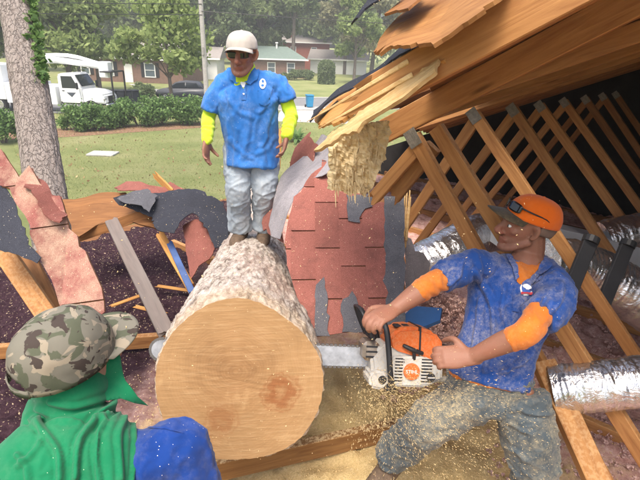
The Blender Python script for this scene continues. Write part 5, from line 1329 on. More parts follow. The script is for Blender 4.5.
def glasses(root, M_, s, z=.002, y=.088, lensm=None, dy=0.0):
    Q = M_ @ Matrix.Scale(s, 4); g_ = bpy.data.objects.new('sunglasses', None); COL.objects.link(g_); g_.parent = root; g_.matrix_basis = PM(root).inverted() @ Q
    for q in (-1, 1):
        V = []; F = []
        for i in range(7):
            for j in range(9):
                u = (j / 8 - .5) * 2; v_ = (i / 6 - .5) * 2; k_ = math.sqrt(max(0, 1 - (abs(u) ** 3) * .6)); V.append((q * (.034 + u * .029), y + .008 - (.034 + u * .029) ** 2 * 6.5 + dy, z + v_ * .0185 * k_))
        for i in range(6):
            for j in range(8): F.append((i * 9 + j, i * 9 + j + 1, (i + 1) * 9 + j + 1, (i + 1) * 9 + j))
        o = link('lens', np_mesh('lens', V, F), lensm or M['lens'], g_, True); md = o.modifiers.new('s', 'SOLIDIFY'); md.thickness = .003
        bm = bmesh.new(); add_loft(bm, [(q * .062, y - .018 + dy, z + .008), (q * .080, y - .05 + dy, z + .008), (q * .084, -.02 + dy, z + .006), (q * .080, -.045 + dy, z - .006)], [.0035, .003, .003, .003], n=6, k=3); bm_obj('temple', bm, M['black'], g_, True)
    bm = bmesh.new(); add_loft(bm, [(-.008, y + .006 + dy, z + .006), (0, y + .010 + dy, z + .008), (.008, y + .006 + dy, z + .006)], [.003] * 3, n=6, k=3); bm_obj('bridge', bm, M['black'], g_, True)
M['lens'] = m_plain('dark_lens', (.008, .008, .010), .06, .7, .05)
M['skin1'] = m_skin('skin_tan', (.26, .125, .082)); M['skin2'] = m_skin('skin_ruddy', (.27, .125, .080)); M['skin3'] = m_skin('skin_neutral', (.40, .21, .15))
M['blue1'] = m_fabric('blue_polo', (.024, .135, .42), .012, (.42, .50, .62), .30, .15, fade=(.05, .21, .58), sc=1.4)
M['blue2'] = m_fabric('blue_polo_dusty', (.016, .062, .25), .05, (.56, .50, .40), .7, .2, sc=.7)
M['blue3'] = m_fabric('royal_blue_shirt', (.009, .040, .20), .03, (.70, .66, .60), .12, .15, spk=230)
M['neon'] = m_fabric('neon_yellow', (.50, .68, .03), .02, (.75, .8, .5), .1, .1)
M['orange'] = m_fabric('orange_undershirt', (.52, .145, .020), .04, (.8, .6, .3), .25, .15)
M['jeans1'] = m_fabric('faded_jeans', (.26, .31, .36), .12, (.62, .60, .52), .45, .22, fade=(.42, .46, .50))
M['jeans2'] = m_fabric('dusty_jeans', (.058, .074, .085), .2, (.46, .38, .23), 1.0, .25, sc=.5)
M['boot'] = m_plain('worn_boot', (.11, .075, .05), .8, .25, .4, 30, .002)
M['green'] = m_fabric('green_cloth', (.008, .155, .066), .006, (.6, .7, .5), .05, .12, spk=260)
M['capw'] = m_fabric('off_white_cap', (.42, .39, .35), .1, (.45, .38, .28), .35, .1)
M['capo'] = m_fabric('bright_orange_cap', (.68, .13, .010), .03, (.8, .55, .3), .08, .08)
M['capd'] = m_fabric('dark_bill', (.055, .045, .030), .1, (.3, .22, .12), .5, .4)
def m_camo():
    a = NT('camouflage', .92, .1); v = a.coord((1, 1, 1.25)); c = (.30, .31, .22)
    c1 = a.ramp(a.noise(v, 17, 3, .45, .9), [(.52, (0, 0, 0)), (.535, (1, 1, 1))]); c = a.mix(c1, (.16, .15, .12), (.085, .092, .062))
    mp = a.n('Mapping'); mp.inputs['Location'].default_value = (3, 1, 2); a.l(v, mp.inputs[0])
    c2 = a.ramp(a.noise(mp.outputs[0], 20, 3, .45, 1.1), [(.56, (0, 0, 0)), (.575, (1, 1, 1))]); c = a.mix(c2, c, (.27, .23, .17))
    mp = a.n('Mapping'); mp.inputs['Location'].default_value = (7, 5, 1); a.l(v, mp.inputs[0])
    c3 = a.ramp(a.noise(mp.outputs[0], 24, 3, .45, 1.2), [(.585, (0, 0, 0)), (.60, (1, 1, 1))]); c = a.mix(c3, c, (.055, .043, .037))
    a.col(c); a.bump(a.noise(v, 700, 2), .0008, .5); return a.m
M['camo'] = m_camo()
emb_w = m_fabric('emblem_white', (.82, .82, .80), 0, var=.05); emb_r = m_fabric('emblem_red', (.5, .06, .07), 0, var=.05); emb_b = m_fabric('emblem_blue', (.06, .13, .42), 0, var=.05)
def circ(cx, cy, rx, ry, n=18, rot=0.0): return [(cx + rx * math.cos(t) * math.cos(rot) - ry * math.sin(t) * math.sin(rot), cy + rx * math.cos(t) * math.sin(rot) + ry * math.sin(t) * math.cos(rot)) for t in [2 * math.pi * i / n for i in range(n)]]

# ---- man standing on the log
def man_on_log():
    root = empty('person', tuple(P(250, 234, 3.45)), 0, 'person standing on the log in white cap, sunglasses and blue polo shirt', 'person')
    H = P(241.5, 54, 2.84); fw = (P(238, 66, 1.0) - H); fw = Vector((-.10, -1, -.10)); HM = look(H, fw); hs = 1.0
    sh_l, sh_r = P(221.5, 83, 2.98), P(279.5, 84, 3.0)         # image left / right shoulder joints
    neck = P(243, 76, 2.93)
    el_l, el_r = P(209, 116, 3.04), P(291, 114, 3.04); wr_l, wr_r = P(207, 139, 2.93), P(287, 134, 2.94)
    hip_l, hip_r = P(238, 146, 3.2), P(264, 146, 3.2); kn_l, kn_r = P(238, 190, 3.20), P(264.5, 188, 3.22); an_l, an_r = P(240.5, 226, 3.43), P(264, 225, 3.46)
    pel = P(251, 145, 3.2); side = (sh_r - sh_l).normalized()
    bm = bmesh.new(); head_solids(bm, HM, hs)
    add_loft(bm, [HM @ Vector((0, -.03, -.05)), HM @ Vector((0, -.045, -.12)), neck + Vector((0, .03, -.02))], [.056, .054, .062], n=14)
    add_loft(bm, [neck, P(246, 95, 3.02), P(250, 125, 3.1), pel], [(.06, .06), (.13, .09), (.12, .09), (.12, .09)], side=side)
    add_loft(bm, [sh_l, neck + Vector((0, .03, -.09)), sh_r], [.04, .045, .04])
    for s_, e_, w_ in ((sh_l, el_l, wr_l), (sh_r, el_r, wr_r)): add_loft(bm, [s_, (s_ + e_) / 2, e_, (e_ + w_) / 2, w_], [.042, .042, .038, .036, .027])
    add_hand(bm, wr_l, P(205.5, 158, 2.93) - wr_l, Vector((.8, -.25, 0)), .42, -1, .98, curls=(.35, .4, .5, .55))
    add_hand(bm, wr_r, P(284, 150, 2.95) - wr_r, Vector((-.8, -.1, 0)), .55, 1, .98)
    for h_, k_, a_ in ((hip_l, kn_l, an_l), (hip_r, kn_r, an_r)): add_loft(bm, [h_, (h_ + k_) / 2, k_, (k_ + a_) / 2, a_], [.075, .065, .05, .048, .04])
    me = remesh(bm, 'body', .0055, 2); paint_head(me, HM, hs, .22); attach(link('body', me, M['skin1']), root)
    # undershirt: neon sleeves and neck
    bm = bmesh.new()
    for s_, e_, w_ in ((sh_l, el_l, wr_l), (sh_r, el_r, wr_r)): add_loft(bm, [s_, (s_ + e_) / 2, e_, (e_ + w_) / 2, w_ + (w_ - e_) * .04], [.046, .046, .044, .042, .036])
    add_loft(bm, [neck + Vector((0, .018, .035)), neck + Vector((0, .02, -.02)), neck + Vector((0, .03, -.10))], [(.074, .070), (.086, .084), (.10, .09)], side=side)
    dl, dr2 = (wr_l - el_l).normalized(), (wr_r - el_r).normalized()
    cloth('undershirt', root, bm, M['neon'], .0065, 3, lambda c, n: .0045 * math.sin(c.dot(dl if (c - el_l).length < (c - el_r).length else dr2) * 120 + 6 * nz(c, 14)) * (.5 + nz(c, 8)) + .003 * nz(c, 22))
    # polo shirt
    bm = bmesh.new()
    add_loft(bm, [neck + Vector((0, .045, -.055)), P(246, 93, 3.0), P(248, 110, 3.04), P(250, 130, 3.09), P(252, 150, 3.14), P(252, 166, 3.17)], [(.10, .08), (.19, .125), (.188, .135), (.176, .135), (.170, .130), (.168, .128)], side=side, n=28, round_ends=False)
    add_loft(bm, [sh_l + Vector((.01, 0, 0)), neck + Vector((-.05, .03, -.035)), neck + Vector((.05, .03, -.035)), sh_r], [.056, .072, .072, .056])
    add_loft(bm, [sh_l + side * .02, P(215, 98, 2.99), P(210.5, 111, 3.01)], [.058, .058, .058], n=18, round_ends=False)
    add_loft(bm, [sh_r - side * .02, P(285, 93, 3.0), P(288, 101, 3.01)], [.058, .058, .059], n=18, round_ends=False)
    sh = cloth('polo_shirt', root, bm, M['blue1'], .0075, 4, px_folds(fold_fn(.010, 10, (1, 1, .4), 5, .001), [([(228, 92), (233, 115), (236, 140), (234, 165)], 2.8, 0.0074), ([(276, 96), (268, 118), (262, 145), (263, 166)], 3.0, 0.0081), ([(245, 104), (247, 130), (244, 158)], 3.2, 0.0056), ([(226, 98), (240, 112), (252, 118)], 2.5, 0.0050), ([(280, 92), (270, 104), (258, 112)], 2.5, 0.0050), ([(229, 140), (240, 152), (252, 158)], 2.5, 0.0043), ([(275, 138), (266, 150), (256, 154)], 2.5, 0.0043), ([(213, 88), (211, 98), (213, 106)], 2.0, 0.0037), ([(285, 86), (288, 94)], 2.0, 0.0037)]))
    # collar: two leaves around an open neck
    for q, pts in ((-1, [(228, 70), (234, 66.5), (241, 83), (236.5, 85.5), (230, 78)]), (1, [(259, 70.5), (252, 66.5), (244, 83), (250, 85.5), (257, 79)])):
        decal(root, 'collar', sh, pts, M['blue1'], .012, 1.5, .006)
    decal(root, 'placket', sh, [(240.5, 84), (246, 84), (246.5, 100), (241.5, 100)], M['blue1'], .005, 2, .003)
    decal(root, 'shirt_button', sh, circ(243.5, 87, .9, .9, 10), emb_w, .009, 2, .002); decal(root, 'shirt_button', sh, circ(243.8, 94, .9, .9, 10), emb_w, .009, 2, .002)
    decal(root, 'chest_pocket', sh, [(257.5, 91), (268.5, 89.5), (270, 103), (264.5, 106), (259, 104)], M['blue1'], .005, 1.5, .003)
    decal(root, 'emblem', sh, circ(262.5, 84, 3.4, 5.2), emb_w, .005, 1.2, .0015)
    decal(root, 'emblem_mark', sh, circ(262.3, 86, 1.5, 1.1, 10), M['blue1'], .008, 1, .001); decal(root, 'emblem_mark', sh, circ(262.6, 81.6, 1.0, 1.6, 10), M['blue1'], .008, 1, .001)
    decal(root, 'undershirt_neck', sh, [(233, 68), (253, 68), (251, 77), (247.5, 83), (243.6, 89), (239.5, 83), (235, 76)], M['neon'], .004, 1.2, .002); decal(root, 'undershirt_front', sh, [(238.5, 79), (248.5, 79), (246.5, 83), (243.6, 88), (240.5, 83)], emb_w, .008, 1.2, .002)
    # jeans
    bm = bmesh.new(); add_loft(bm, [P(251, 138, 3.18), P(251, 160, 3.2)], [(.165, .125), (.165, .12)], side=side, n=24, round_ends=False)
    for h_, k_, a_ in ((hip_l, kn_l, an_l), (hip_r, kn_r, an_r)):
        add_loft(bm, [h_ + Vector((0, 0, .02)), (h_ + k_) / 2, k_, (k_ + a_) / 2, a_ + Vector((0, -.01, -.01))], [.098, .092, .080, .074, .080], n=18, round_ends=False)
    cloth('jeans', root, bm, M['jeans1'], .0075, 3, fold_fn(.011, 10, (1, 1, 1.3), 9, .002))
    for i, a_ in enumerate((an_l, an_r)):
        bm = bmesh.new(); q = -.10 if i == 0 else .06; d = Vector((q, -1, 0)).normalized(); z0 = a_.z - .075
        add_loft(bm, [a_ + Vector((0, .02, .03)), a_ + Vector((0, .01, -.03))], [.052, .055]); b_ = Vector((a_.x, a_.y, z0))
        add_loft(bm, [b_ + d * -.06, b_ + d * .03 + Vector((0, 0, .01)), b_ + d * .12, b_ + d * .165 + Vector((0, 0, -.006))], [(.042, .042), (.048, .048), (.050, .038), (.038, .026)], side=Vector((1, 0, 0)))
        cloth('boot', root, bm, M['boot'], .006, 2)
    cap_obj(root, HM, M['capw'], M['capw'], 1.0 * hs, tilt=.10, bill_len=.062, droop=.012); glasses(root, HM, hs, .004, .086)
    bm = bmesh.new(); add_loft(bm, [HM @ Vector((-.08, -.03, .02)), HM @ Vector((-.05, -.095, 0)), HM @ Vector((0, -.112, -.01)), HM @ Vector((.05, -.095, 0)), HM @ Vector((.08, -.03, .02))], [(.008, .03)] * 5, side=HM.to_3x3() @ Vector((1, 0, 0)), n=10); cloth('hair', root, bm, m_plain('dark_hair', (.03, .025, .02), .7, .3, .3), .006, 1)
man_on_log()

# ---- man with the chainsaw
SAWHAND = {}
def saw_man():
    root = empty('person', tuple(G(470, 475, 2.74)), 0, 'person sawing the log in orange cap, dusty blue polo and orange sleeves', 'person')
    H = P(526, 225, 2.0); fw = (az(-90) + Vector((0, 0, .05))); HM = look(H, fw, (UP + CR * -.10).normalized()); hs = 1.0
    neck = P(527, 263, 2.03); sh_l, sh_r = P(470, 264, 1.98), P(556, 287, 1.90)
    el_l, wr_l = P(428, 286, 1.90), P(394.5, 309, 1.86); el_r, wr_r = P(527, 332, 1.70), P(472, 356.5, 1.80)
    pel = P(492, 392, 2.02); chest = P(507, 310, 2.0); waist = P(497, 358, 2.02)
    hip_l, hip_r = P(472, 396, 2.03), P(520, 396, 1.98); kn_l = P(427, 425, 2.02); an_l = P(392, 455, 2.22); kn_r = P(535, 465, 1.95); an_r = Vector((P(545, 520, 2.05).x, P(545, 520, 2.05).y, 2.84))
    side = (sh_r - sh_l).normalized()
    bm = bmesh.new(); head_solids(bm, HM, hs)
    add_loft(bm, [HM @ Vector((0, -.03, -.05)), HM @ Vector((0, -.045, -.12)), neck + Vector((0, .02, -.03))], [.060, .060, .068], n=14)
    add_loft(bm, [neck, chest, waist, pel], [(.08, .06), (.13, .08), (.12, .08), (.11, .08)], side=side); add_loft(bm, [sh_l, neck + Vector((0, 0, -.05)), sh_r], [.042, .055, .042])
    for s_, e_, w_ in ((sh_l, el_l, wr_l), (sh_r, el_r, wr_r)): add_loft(bm, [s_, (s_ + e_) / 2, e_, e_ * .6 + w_ * .4, w_], [.036, .040, .041, .042, .028])
    add_hand(bm, wr_l, P(379, 317, 1.80) - wr_l, Vector((0, -.05, -1)), 1.05, -1, 1.08, thumb_curl=.8)
    add_hand(bm, wr_r, P(447, 357, 1.80) - wr_r, Vector((-.15, .5, -.6)), 1.1, -1, 1.08, thumb_curl=.9)
    for h_, k_, a_ in ((hip_l, kn_l, an_l), (hip_r, kn_r, an_r)): add_loft(bm, [h_, (h_ + k_) / 2, k_, (k_ + a_) / 2, a_], [.06, .062, .055, .05, .04])
    me = remesh(bm, 'body', .0052, 2); paint_head(me, HM, hs, .32); attach(link('body', me, M['skin2']), root)
    for q in (-1, 1):
        bm = bmesh.new(); add_ell(bm, (q * .0315, .0765, .001), (.0125, .0115, .0080), HM @ Matrix.Scale(hs, 4), 14); e_ = attach(bm_obj('eye', bm, emb_w, None, True), root)
        bm = bmesh.new(); add_ell(bm, (q * .0315, .0858, .0005), (.0055, .0035, .0055), HM @ Matrix.Scale(hs, 4), 12); attach(bm_obj('iris', bm, M['black'], None, True), root)
    bm = bmesh.new()
    add_loft(bm, [sh_l, (sh_l + el_l) / 2, el_l, el_l * .62 + wr_l * .38], [.046, .048, .047, .0435], n=16, round_ends=False)
    add_loft(bm, [sh_r, (sh_r + el_r) / 2, el_r, el_r * .70 + wr_r * .30], [.048, .050, .049, .045], n=16, round_ends=False)
    add_loft(bm, [neck + Vector((-.002, .0, -.022)), neck + Vector((-.008, -.004, -.05)), neck + Vector((-.012, -.004, -.085))], [(.074, .072), (.082, .078), (.076, .068)], side=side)
    bm2 = bmesh.new(); add_loft(bm2, [P(489, 368, 2.02), P(487, 381, 2.02)], [(.152, .116), (.156, .120)], side=side, n=24, round_ends=False); cloth('undershirt_hem', root, bm2, M['orange'], .0065, 3, fold_fn(.006, 15, (1.8, 1, 1.5), 2))
    dl, dr2 = (wr_l - el_l).normalized(), (wr_r - el_r).normalized()
    def ringf(c, n):
        d_ = dl if (c - el_l).length < (c - el_r).length else dr2
        return .0035 * math.sin(c.dot(d_) * 150 + 5 * nz(c, 16)) * (.6 + nz(c, 9)) + .002 * nz(c, 30)
    cloth('undershirt', root, bm, M['orange'], .006, 3, ringf)
    bm = bmesh.new()
    add_loft(bm, [neck + Vector((-.01, .03, -.055)), P(514, 288, 2.02), P(508, 312, 2.02), P(499, 340, 2.02), P(491, 365, 2.02), P(488, 379, 2.02)], [(.10, .08), (.175, .115), (.172, .12), (.158, .12), (.160, .125), (.166, .130)], side=side, n=28, round_ends=False)
    add_loft(bm, [sh_l, neck + Vector((-.06, .02, -.05)), neck + Vector((.06, .02, -.045)), sh_r], [.058, .070, .072, .062])
    add_loft(bm, [sh_l + side * .02, P(452, 273, 1.95), P(440, 280, 1.93)], [.064, .062, .061], n=18, round_ends=False)
    add_loft(bm, [sh_r - side * .03, P(556, 298, 1.85), P(541, 316, 1.77)], [.070, .071, .069], n=18, round_ends=False)
    sh = cloth('polo_shirt', root, bm, M['blue2'], .007, 4, px_folds(fold_fn(.010, 10, (1, 1, .6), 17, .001), [([(475, 272), (490, 300), (494, 335), (486, 370)], 3, .015), ([(545, 300), (530, 325), (512, 345), (490, 355)], 3, .016), ([(548, 318), (535, 345), (520, 362), (500, 372)], 2.6, .013), ([(505, 285), (503, 310), (510, 335)], 2.6, .010), ([(480, 300), (476, 330), (470, 355)], 2.4, .010), ([(463, 262), (458, 275), (450, 284)], 2, .009), ([(560, 283), (562, 298), (552, 312)], 2.4, .010), ([(528, 340), (515, 358), (505, 374)], 2, .009)]))
    decal(root, 'collar', sh, [(512, 268), (505, 258), (508, 254), (516, 262), (519, 278), (515, 281)], M['blue2'], .010, 1.5, .006)
    decal(root, 'collar', sh, [(543, 262), (549, 258), (552, 268), (542, 280), (524, 290), (522, 284), (534, 274)], M['blue2'], .010, 1.5, .006)
    decal(root, 'undershirt_neck', sh, [(513, 262), (543, 264), (535, 276), (522, 287), (517, 282)], M['orange'], .004, 1.3)
    decal(root, 'placket', sh, [(514, 283), (522, 285), (519, 312), (512, 311)], M['blue2'], .005, 2, .003)
    decal(root, 'chest_pocket', sh, [(518, 284), (534, 287), (531, 303), (522, 306), (514, 300)], M['blue2'], .004, 1.5, .003)
    decal(root, 'emblem', sh, circ(526, 289, 6.0, 6.4), emb_w, .006, 1.3, .0015)
    decal(root, 'emblem_ring', sh, circ(526, 288.5, 4.4, 4.6), emb_b, .009, 1.3, .001); decal(root, 'emblem_mark', sh, circ(526, 287.5, 3.2, 2.6), emb_w, .012, 1.2, .001); decal(root, 'emblem_band', sh, [(521, 291.5), (531, 292.5), (530.5, 294.5), (521.2, 293.4)], emb_r, .013, 1.5, .001)
    bm = bmesh.new(); add_loft(bm, [P(489, 372, 2.03), pel + Vector((0, 0, -.06))], [(.160, .125), (.168, .125)], side=side, n=24, round_ends=False)
    for h_, k_, a_, r_ in ((hip_l, kn_l, an_l, 1), (hip_r, kn_r, an_r, 1.06)):
        add_loft(bm, [h_ + Vector((0, 0, .01)), (h_ + k_) / 2, k_, (k_ + a_) / 2, a_], [.105 * r_, .098 * r_, .086 * r_, .078 * r_, .082 * r_], n=20, round_ends=False)
    cloth('jeans', root, bm, M['jeans2'], .007, 3, fold_fn(.017, 8.5, (1, 1, 1.3), 29, .002))
    for a_, d in ((an_l, Vector((-.55, -.75, 0)).normalized()), (an_r, Vector((-.2, -1, 0)).normalized())):
        bm = bmesh.new(); add_loft(bm, [a_ + Vector((0, 0, .06)), a_ + Vector((0, 0, -.05))], [.058, .062]); b_ = a_ + Vector((0, 0, -.085))
        add_loft(bm, [b_ - d * .07, b_ + d * .04 + Vector((0, 0, .012)), b_ + d * .15, b_ + d * .20 + Vector((0, 0, -.008))], [(.045, .045), (.052, .052), (.054, .042), (.04, .028)], side=d.cross(UP)); cloth('boot', root, bm, M['boot'], .007, 2)
    cap_obj(root, HM, M['capo'], M['capd'], 1.02 * hs, tilt=.22, bill_len=.080, droop=.010)
    GM = HM @ Matrix.Rotation(.30, 4, 'X') ; glasses(root, GM @ Matrix.Translation((0, .006, .058)), 1.06 * hs, .0, .092)
    bm = bmesh.new(); add_loft(bm, [HM @ Vector((-.078, -.03, .01)), HM @ Vector((-.05, -.095, -.01)), HM @ Vector((0, -.114, -.02)), HM @ Vector((.05, -.095, -.01)), HM @ Vector((.078, -.03, .01))], [(.007, .03)] * 5, side=HM.to_3x3() @ Vector((1, 0, 0)), n=10); cloth('hair', root, bm, m_plain('grey_stubble_hair', (.16, .11, .085), .8, .2, .3), .006, 1)
    SAWHAND['l'] = wr_l; SAWHAND['r'] = wr_r
saw_man()

# ---- man in the foreground, seen from behind
def fore_man():
    H = P(75, 364, 1.14); root = empty('person', (H.x, H.y - .05, 2.74), 0, 'person in the foreground seen from behind, camouflage cap over green neck cloth', 'person')
    fd = az(33); fw = fd + Vector((0, 0, .02)); HM = look(H, fw, (UP + CR * .06 + CF * -.10).normalized()); hs = .98
    shr = P(180, 449, 1.14); shl = P(-25, 505, 1.02)            # image right / left shoulders
    mid = (shr + shl) / 2; side = (shr - shl).normalized(); pel = Vector((mid.x + .02, mid.y + .02, 3.24))
    hl, hr_ = pel - side * .1, pel + side * .1; kl, kr = hl + Vector((-.05, .20, -.2)), hr_ + Vector((.05, .22, -.18)); al, ar = hl + Vector((-.04, .0, -.40)), hr_ + Vector((.04, .02, -.40))
    er, el = shr + Vector((.05, -.03, -.27)), shl + Vector((-.06, -.04, -.27)); wr, wl_ = er + Vector((.0, .05, -.22)), el + Vector((.03, .05, -.22))
    nape = HM @ Vector((0, -.05, -.15))
    bm = bmesh.new(); head_solids(bm, HM, hs, False); add_loft(bm, [HM @ Vector((0, -.03, -.05)), HM @ Vector((0, -.04, -.12)), mid + Vector((0, 0, .02))], [.06, .06, .07])
    add_loft(bm, [mid + Vector((0, 0, -.02)), mid + Vector((0, 0, -.25)), pel], [(.13, .08), (.13, .09), (.12, .09)], side=side); add_loft(bm, [shl, mid, shr], [.05, .06, .05])
    for s_, e_, w_ in ((shr, er, wr), (shl, el, wl_)): add_loft(bm, [s_, (s_ + e_) / 2, e_, (e_ + w_) / 2, w_], [.05, .046, .042, .04, .028])
    add_hand(bm, wr, wr - er, -side, .5, 1); add_hand(bm, wl_, wl_ - el, side, .5, -1)
    for h_, k_, a_ in ((hl, kl, al), (hr_, kr, ar)): add_loft(bm, [h_, k_, a_], [.07, .055, .04])
    me = remesh(bm, 'body', .006, 2); paint_head(me, HM, hs, .2); attach(link('body', me, M['skin3']), root)
    bm = bmesh.new(); add_loft(bm, [mid + Vector((0, 0, -.08)), mid + Vector((0, .01, -.16)), mid + Vector((0, .01, -.32)), pel + Vector((0, 0, -.08))], [(.13, .08), (.175, .12), (.175, .13), (.17, .13)], side=side, n=28)
    add_loft(bm, [shl, mid + Vector((0, 0, -.06)), shr - side * .10 + Vector((0, 0, -.012)), shr + Vector((0, 0, .0))], [.060, .070, .072, .068])
    for s_, e_, w_ in ((shr, er, wr), (shl, el, wl_)): add_loft(bm, [s_, s_ * .7 + e_ * .3, (s_ + e_) / 2, e_, (e_ + w_) / 2, w_], [.068, .074, .074, .064, .056, .048], n=20)
    sh = cloth('shirt', root, bm, M['blue3'], .006, 4, fold_fn(.010, 13, (1, 1, .6), 41, .002))
    decal(root, 'shoulder_seam', sh, [(138, 427), (165, 428), (183, 433), (183, 434.3), (165, 429.3), (138, 428.3)], M['blue3'], .003, 3, .002)
    # green neck cloth draped from under the cap over nape and back
    bm = bmesh.new()
    add_loft(bm, [HM @ Vector((0, -.010, .020)), HM @ Vector((0, -.012, -.03)), HM @ Vector((0, -.022, -.09)), nape, P(72, 446, 1.12)], [(.060, .080), (.079, .098), (.084, .094), (.092, .092), (.125, .105)], side=side, n=30)
    add_loft(bm, [P(70, 432, 1.11), P(62, 462, 1.07), P(52, 500, 1.04), P(50, 540, 1.02)], [(.110, .085), (.150, .10), (.170, .105), (.170, .105)], side=side, n=26, round_ends=False)
    add_loft(bm, [P(98, 428, 1.13), P(112, 452, 1.11), P(112, 490, 1.08), P(110, 540, 1.06)], [(.060, .070), (.066, .095), (.068, .10), (.068, .10)], side=side, n=18, round_ends=False)
    ffn = fold_fn(.012, 12, (1, 1, .55), 61, .0012)
    def gf(c, n):
        # folds gathered at the nape and fanning down the back
        q = c - (HM @ Vector((.02, -.085, -.10))); ph = math.atan2(q.dot(side), -q.z) * 7 + 10 * q.length; k_ = min(1, max(0, (q.length - .06) * 9))
        s_ = math.sin(ph + 3.2 * nz(c, 8)); return ffn(c, n) * .75 * min(1, max(.15, (H.z + .0 - c.z) * 12)) + .0065 * (abs(s_) ** .7 * (1 if s_ > 0 else -1)) * k_
    gfold = [([(38, 410), (66, 418), (100, 411), (116, 402)], 4, .006), ([(34, 420), (46, 434), (58, 452), (60, 480)], 4, .012), ([(118, 402), (98, 418), (80, 440), (76, 478)], 3.6, .014), ([(50, 402), (80, 406), (112, 394)], 3, .006), ([(18, 456), (26, 466), (30, 482)], 3.5, .008), ([(104, 420), (96, 446), (100, 480)], 3, .010), ([(40, 420), (38, 446), (18, 466)], 3, .007), ([(124, 418), (118, 440), (120, 478)], 3, .008), ([(134, 420), (133, 450), (131, 482)], 2, .007)]
    cloth('neck_cloth', root, bm, M['green'], .0045, 2, px_folds(lambda c, n: gf(c, n) * .22, gfold))
    # loose pointed end of the cloth below the cheek
    Mx = plane_from((110, 372, 1.16), (148, 404, 1.21), (108, 402, 1.15)); uv = [px2uv(Mx, *p) for p in ((96, 352), (108, 344), (117, 348), (120, 364), (125, 380), (136, 396), (149, 406), (134, 403), (120, 398), (106, 400), (94, 384))]
    attach(sheet('cloth_end', uv, Mx, .006, M['green'], None, .007, lambda x, y: .008 * math.sin(x * 55 + y * 20) + .004 * math.sin(y * 80), True), root)
    bm = bmesh.new(); add_loft(bm, [pel + Vector((0, 0, .06)), pel + Vector((0, 0, -.08))], [(.165, .125), (.17, .13)], side=side)
    for h_, k_, a_ in ((hl, kl, al), (hr_, kr, ar)): add_loft(bm, [h_, k_, a_], [.10, .085, .07])
    cloth('jeans', root, bm, M['jeans2'], .012, 3)
    for a_ in (al, ar):
        bm = bmesh.new(); d = fd; b_ = a_ + Vector((0, 0, -.05)); add_loft(bm, [a_ + Vector((0, 0, .05)), b_], [.05, .055]); add_loft(bm, [b_ - d * .06, b_ + d * .05, b_ + d * .17], [(.042, .042), (.05, .048), (.042, .03)], side=d.cross(UP)); cloth('boot', root, bm, M['boot'], .010, 2)
    cap_obj(root, HM, M['camo'], M['camo'], 1.06 * hs, back_hole=True, tilt=.12, bill_len=.064, droop=.004, curv=.007, hgt=.116)
fore_man()
# ------------------------------------------------------------------ chainsaw
KO = F0 + LA * KERF                                       # point on the kerf plane
Q1 = on_plane(365, 357, KO, LNRM); Q2 = on_plane(151, 349, KO, LNRM)
SX = (Q2 - Q1).normalized(); SM = frame_mat(Q1, SX, y=LNRM)
saw = bpy.data.objects.new('chainsaw', None); COL.objects.link(saw); saw.matrix_world = SM; saw.matrix_basis = SM
tag(saw, 'orange and white chainsaw cutting the log, held by the person in orange cap', 'chainsaw')
M['saw_o'] = m_dirty('saw_orange', (.66, .125, .012), .42, .45); M['saw_w'] = m_dirty('saw_white', (.56, .55, .52), .55, .6)
M['steel'] = m_plain('bar_steel', (.40, .41, .43), .38, .5, .3, 20, 0, .7); M['muf'] = m_plain('muffler_metal', (.36, .30, .24), .45, .5, .3, 30, .001, .8)
BL = (Q2 - Q1).length
def sp(name, bm, m, parent=None, smooth=False): return bm_obj(name, bm, m, parent or saw, smooth)
# guide bar
bm = bmesh.new(); hh = .046; prof = [(-.10, -hh * .8), (-.10, hh * .8), (0, hh * .95), (BL * .5, hh * 1.02), (BL - hh, hh * .95)] + [(BL - hh + math.cos(t) * hh, math.sin(t) * hh * .95) for t in np.linspace(math.pi / 2 - .1, -math.pi / 2 + .1, 14)] + [(BL - hh, -hh * .95), (BL * .5, -hh * 1.02), (0, -hh * .95)]
prism(bm, prof, -.0028, .0028); bar = sp('guide_bar', bm, M['steel'])
# chain: links round the bar edge
bm = bmesh.new(); pr = prof + [prof[0]]; step = .019; acc = 0; i = 0
pts = []
for a_, b_ in zip(pr[:-1], pr[1:]):
    L = math.hypot(b_[0] - a_[0], b_[1] - a_[1]); k = max(1, int(L / step))
    for q in range(k): f = q / k; pts.append((a_[0] + (b_[0] - a_[0]) * f, a_[1] + (b_[1] - a_[1]) * f, math.atan2(b_[1] - a_[1], b_[0] - a_[0])))
for i, (x, z, an) in enumerate(pts):
    if x < -.09: continue
    Mx = Matrix.Translation((x, 0, z)) @ Matrix.Rotation(-an, 4, 'Y'); add_box(bm, (0, 0, .003), (.014, .0075 if i % 2 else .0095, .010), 0, Mx)
ch = sp('saw_chain', bm, M['black'] if False else m_plain('chain_steel', (.16, .15, .14), .45, .5, .2, 40, 0, .8), bar); ch['kind'] = 'stuff'
# body core
bm = bmesh.new(); prism(bm, [(-.02, -.075), (-.005, .02), (-.05, .075), (-.28, .085), (-.335, .03), (-.335, -.075), (-.25, -.095), (-.08, -.095)], -.075, .085, bev=.014); sp('engine_case', bm, M['saw_w'])
# orange top cover
bm = bmesh.new(); prism(bm, [(-.085, .055), (-.075, .105), (-.12, .150), (-.20, .160), (-.285, .140), (-.332, .085), (-.340, .01), (-.30, -.005), (-.26, .035), (-.12, .035)], -.075, .096, bev=.016); top = sp('top_cover', bm, M['saw_o'])
bm = bmesh.new(); prism(bm, [(-.215, .020), (-.212, .158), (-.220, .160), (-.224, .02)], -.077, .0985, bev=.001); sp('cover_seam', bm, M['black'], top)
bm = bmesh.new(); add_box(bm, (-.305, .0975, .052), (.026, .003, .026), .002); sp('label_sticker', bm, M['trim'], top)
for q in (-.128, -.168): bm = bmesh.new(); add_box(bm, (q, .03, .152), (.03, .05, .012), .004); sp('cover_clip', bm, M['black'], top)
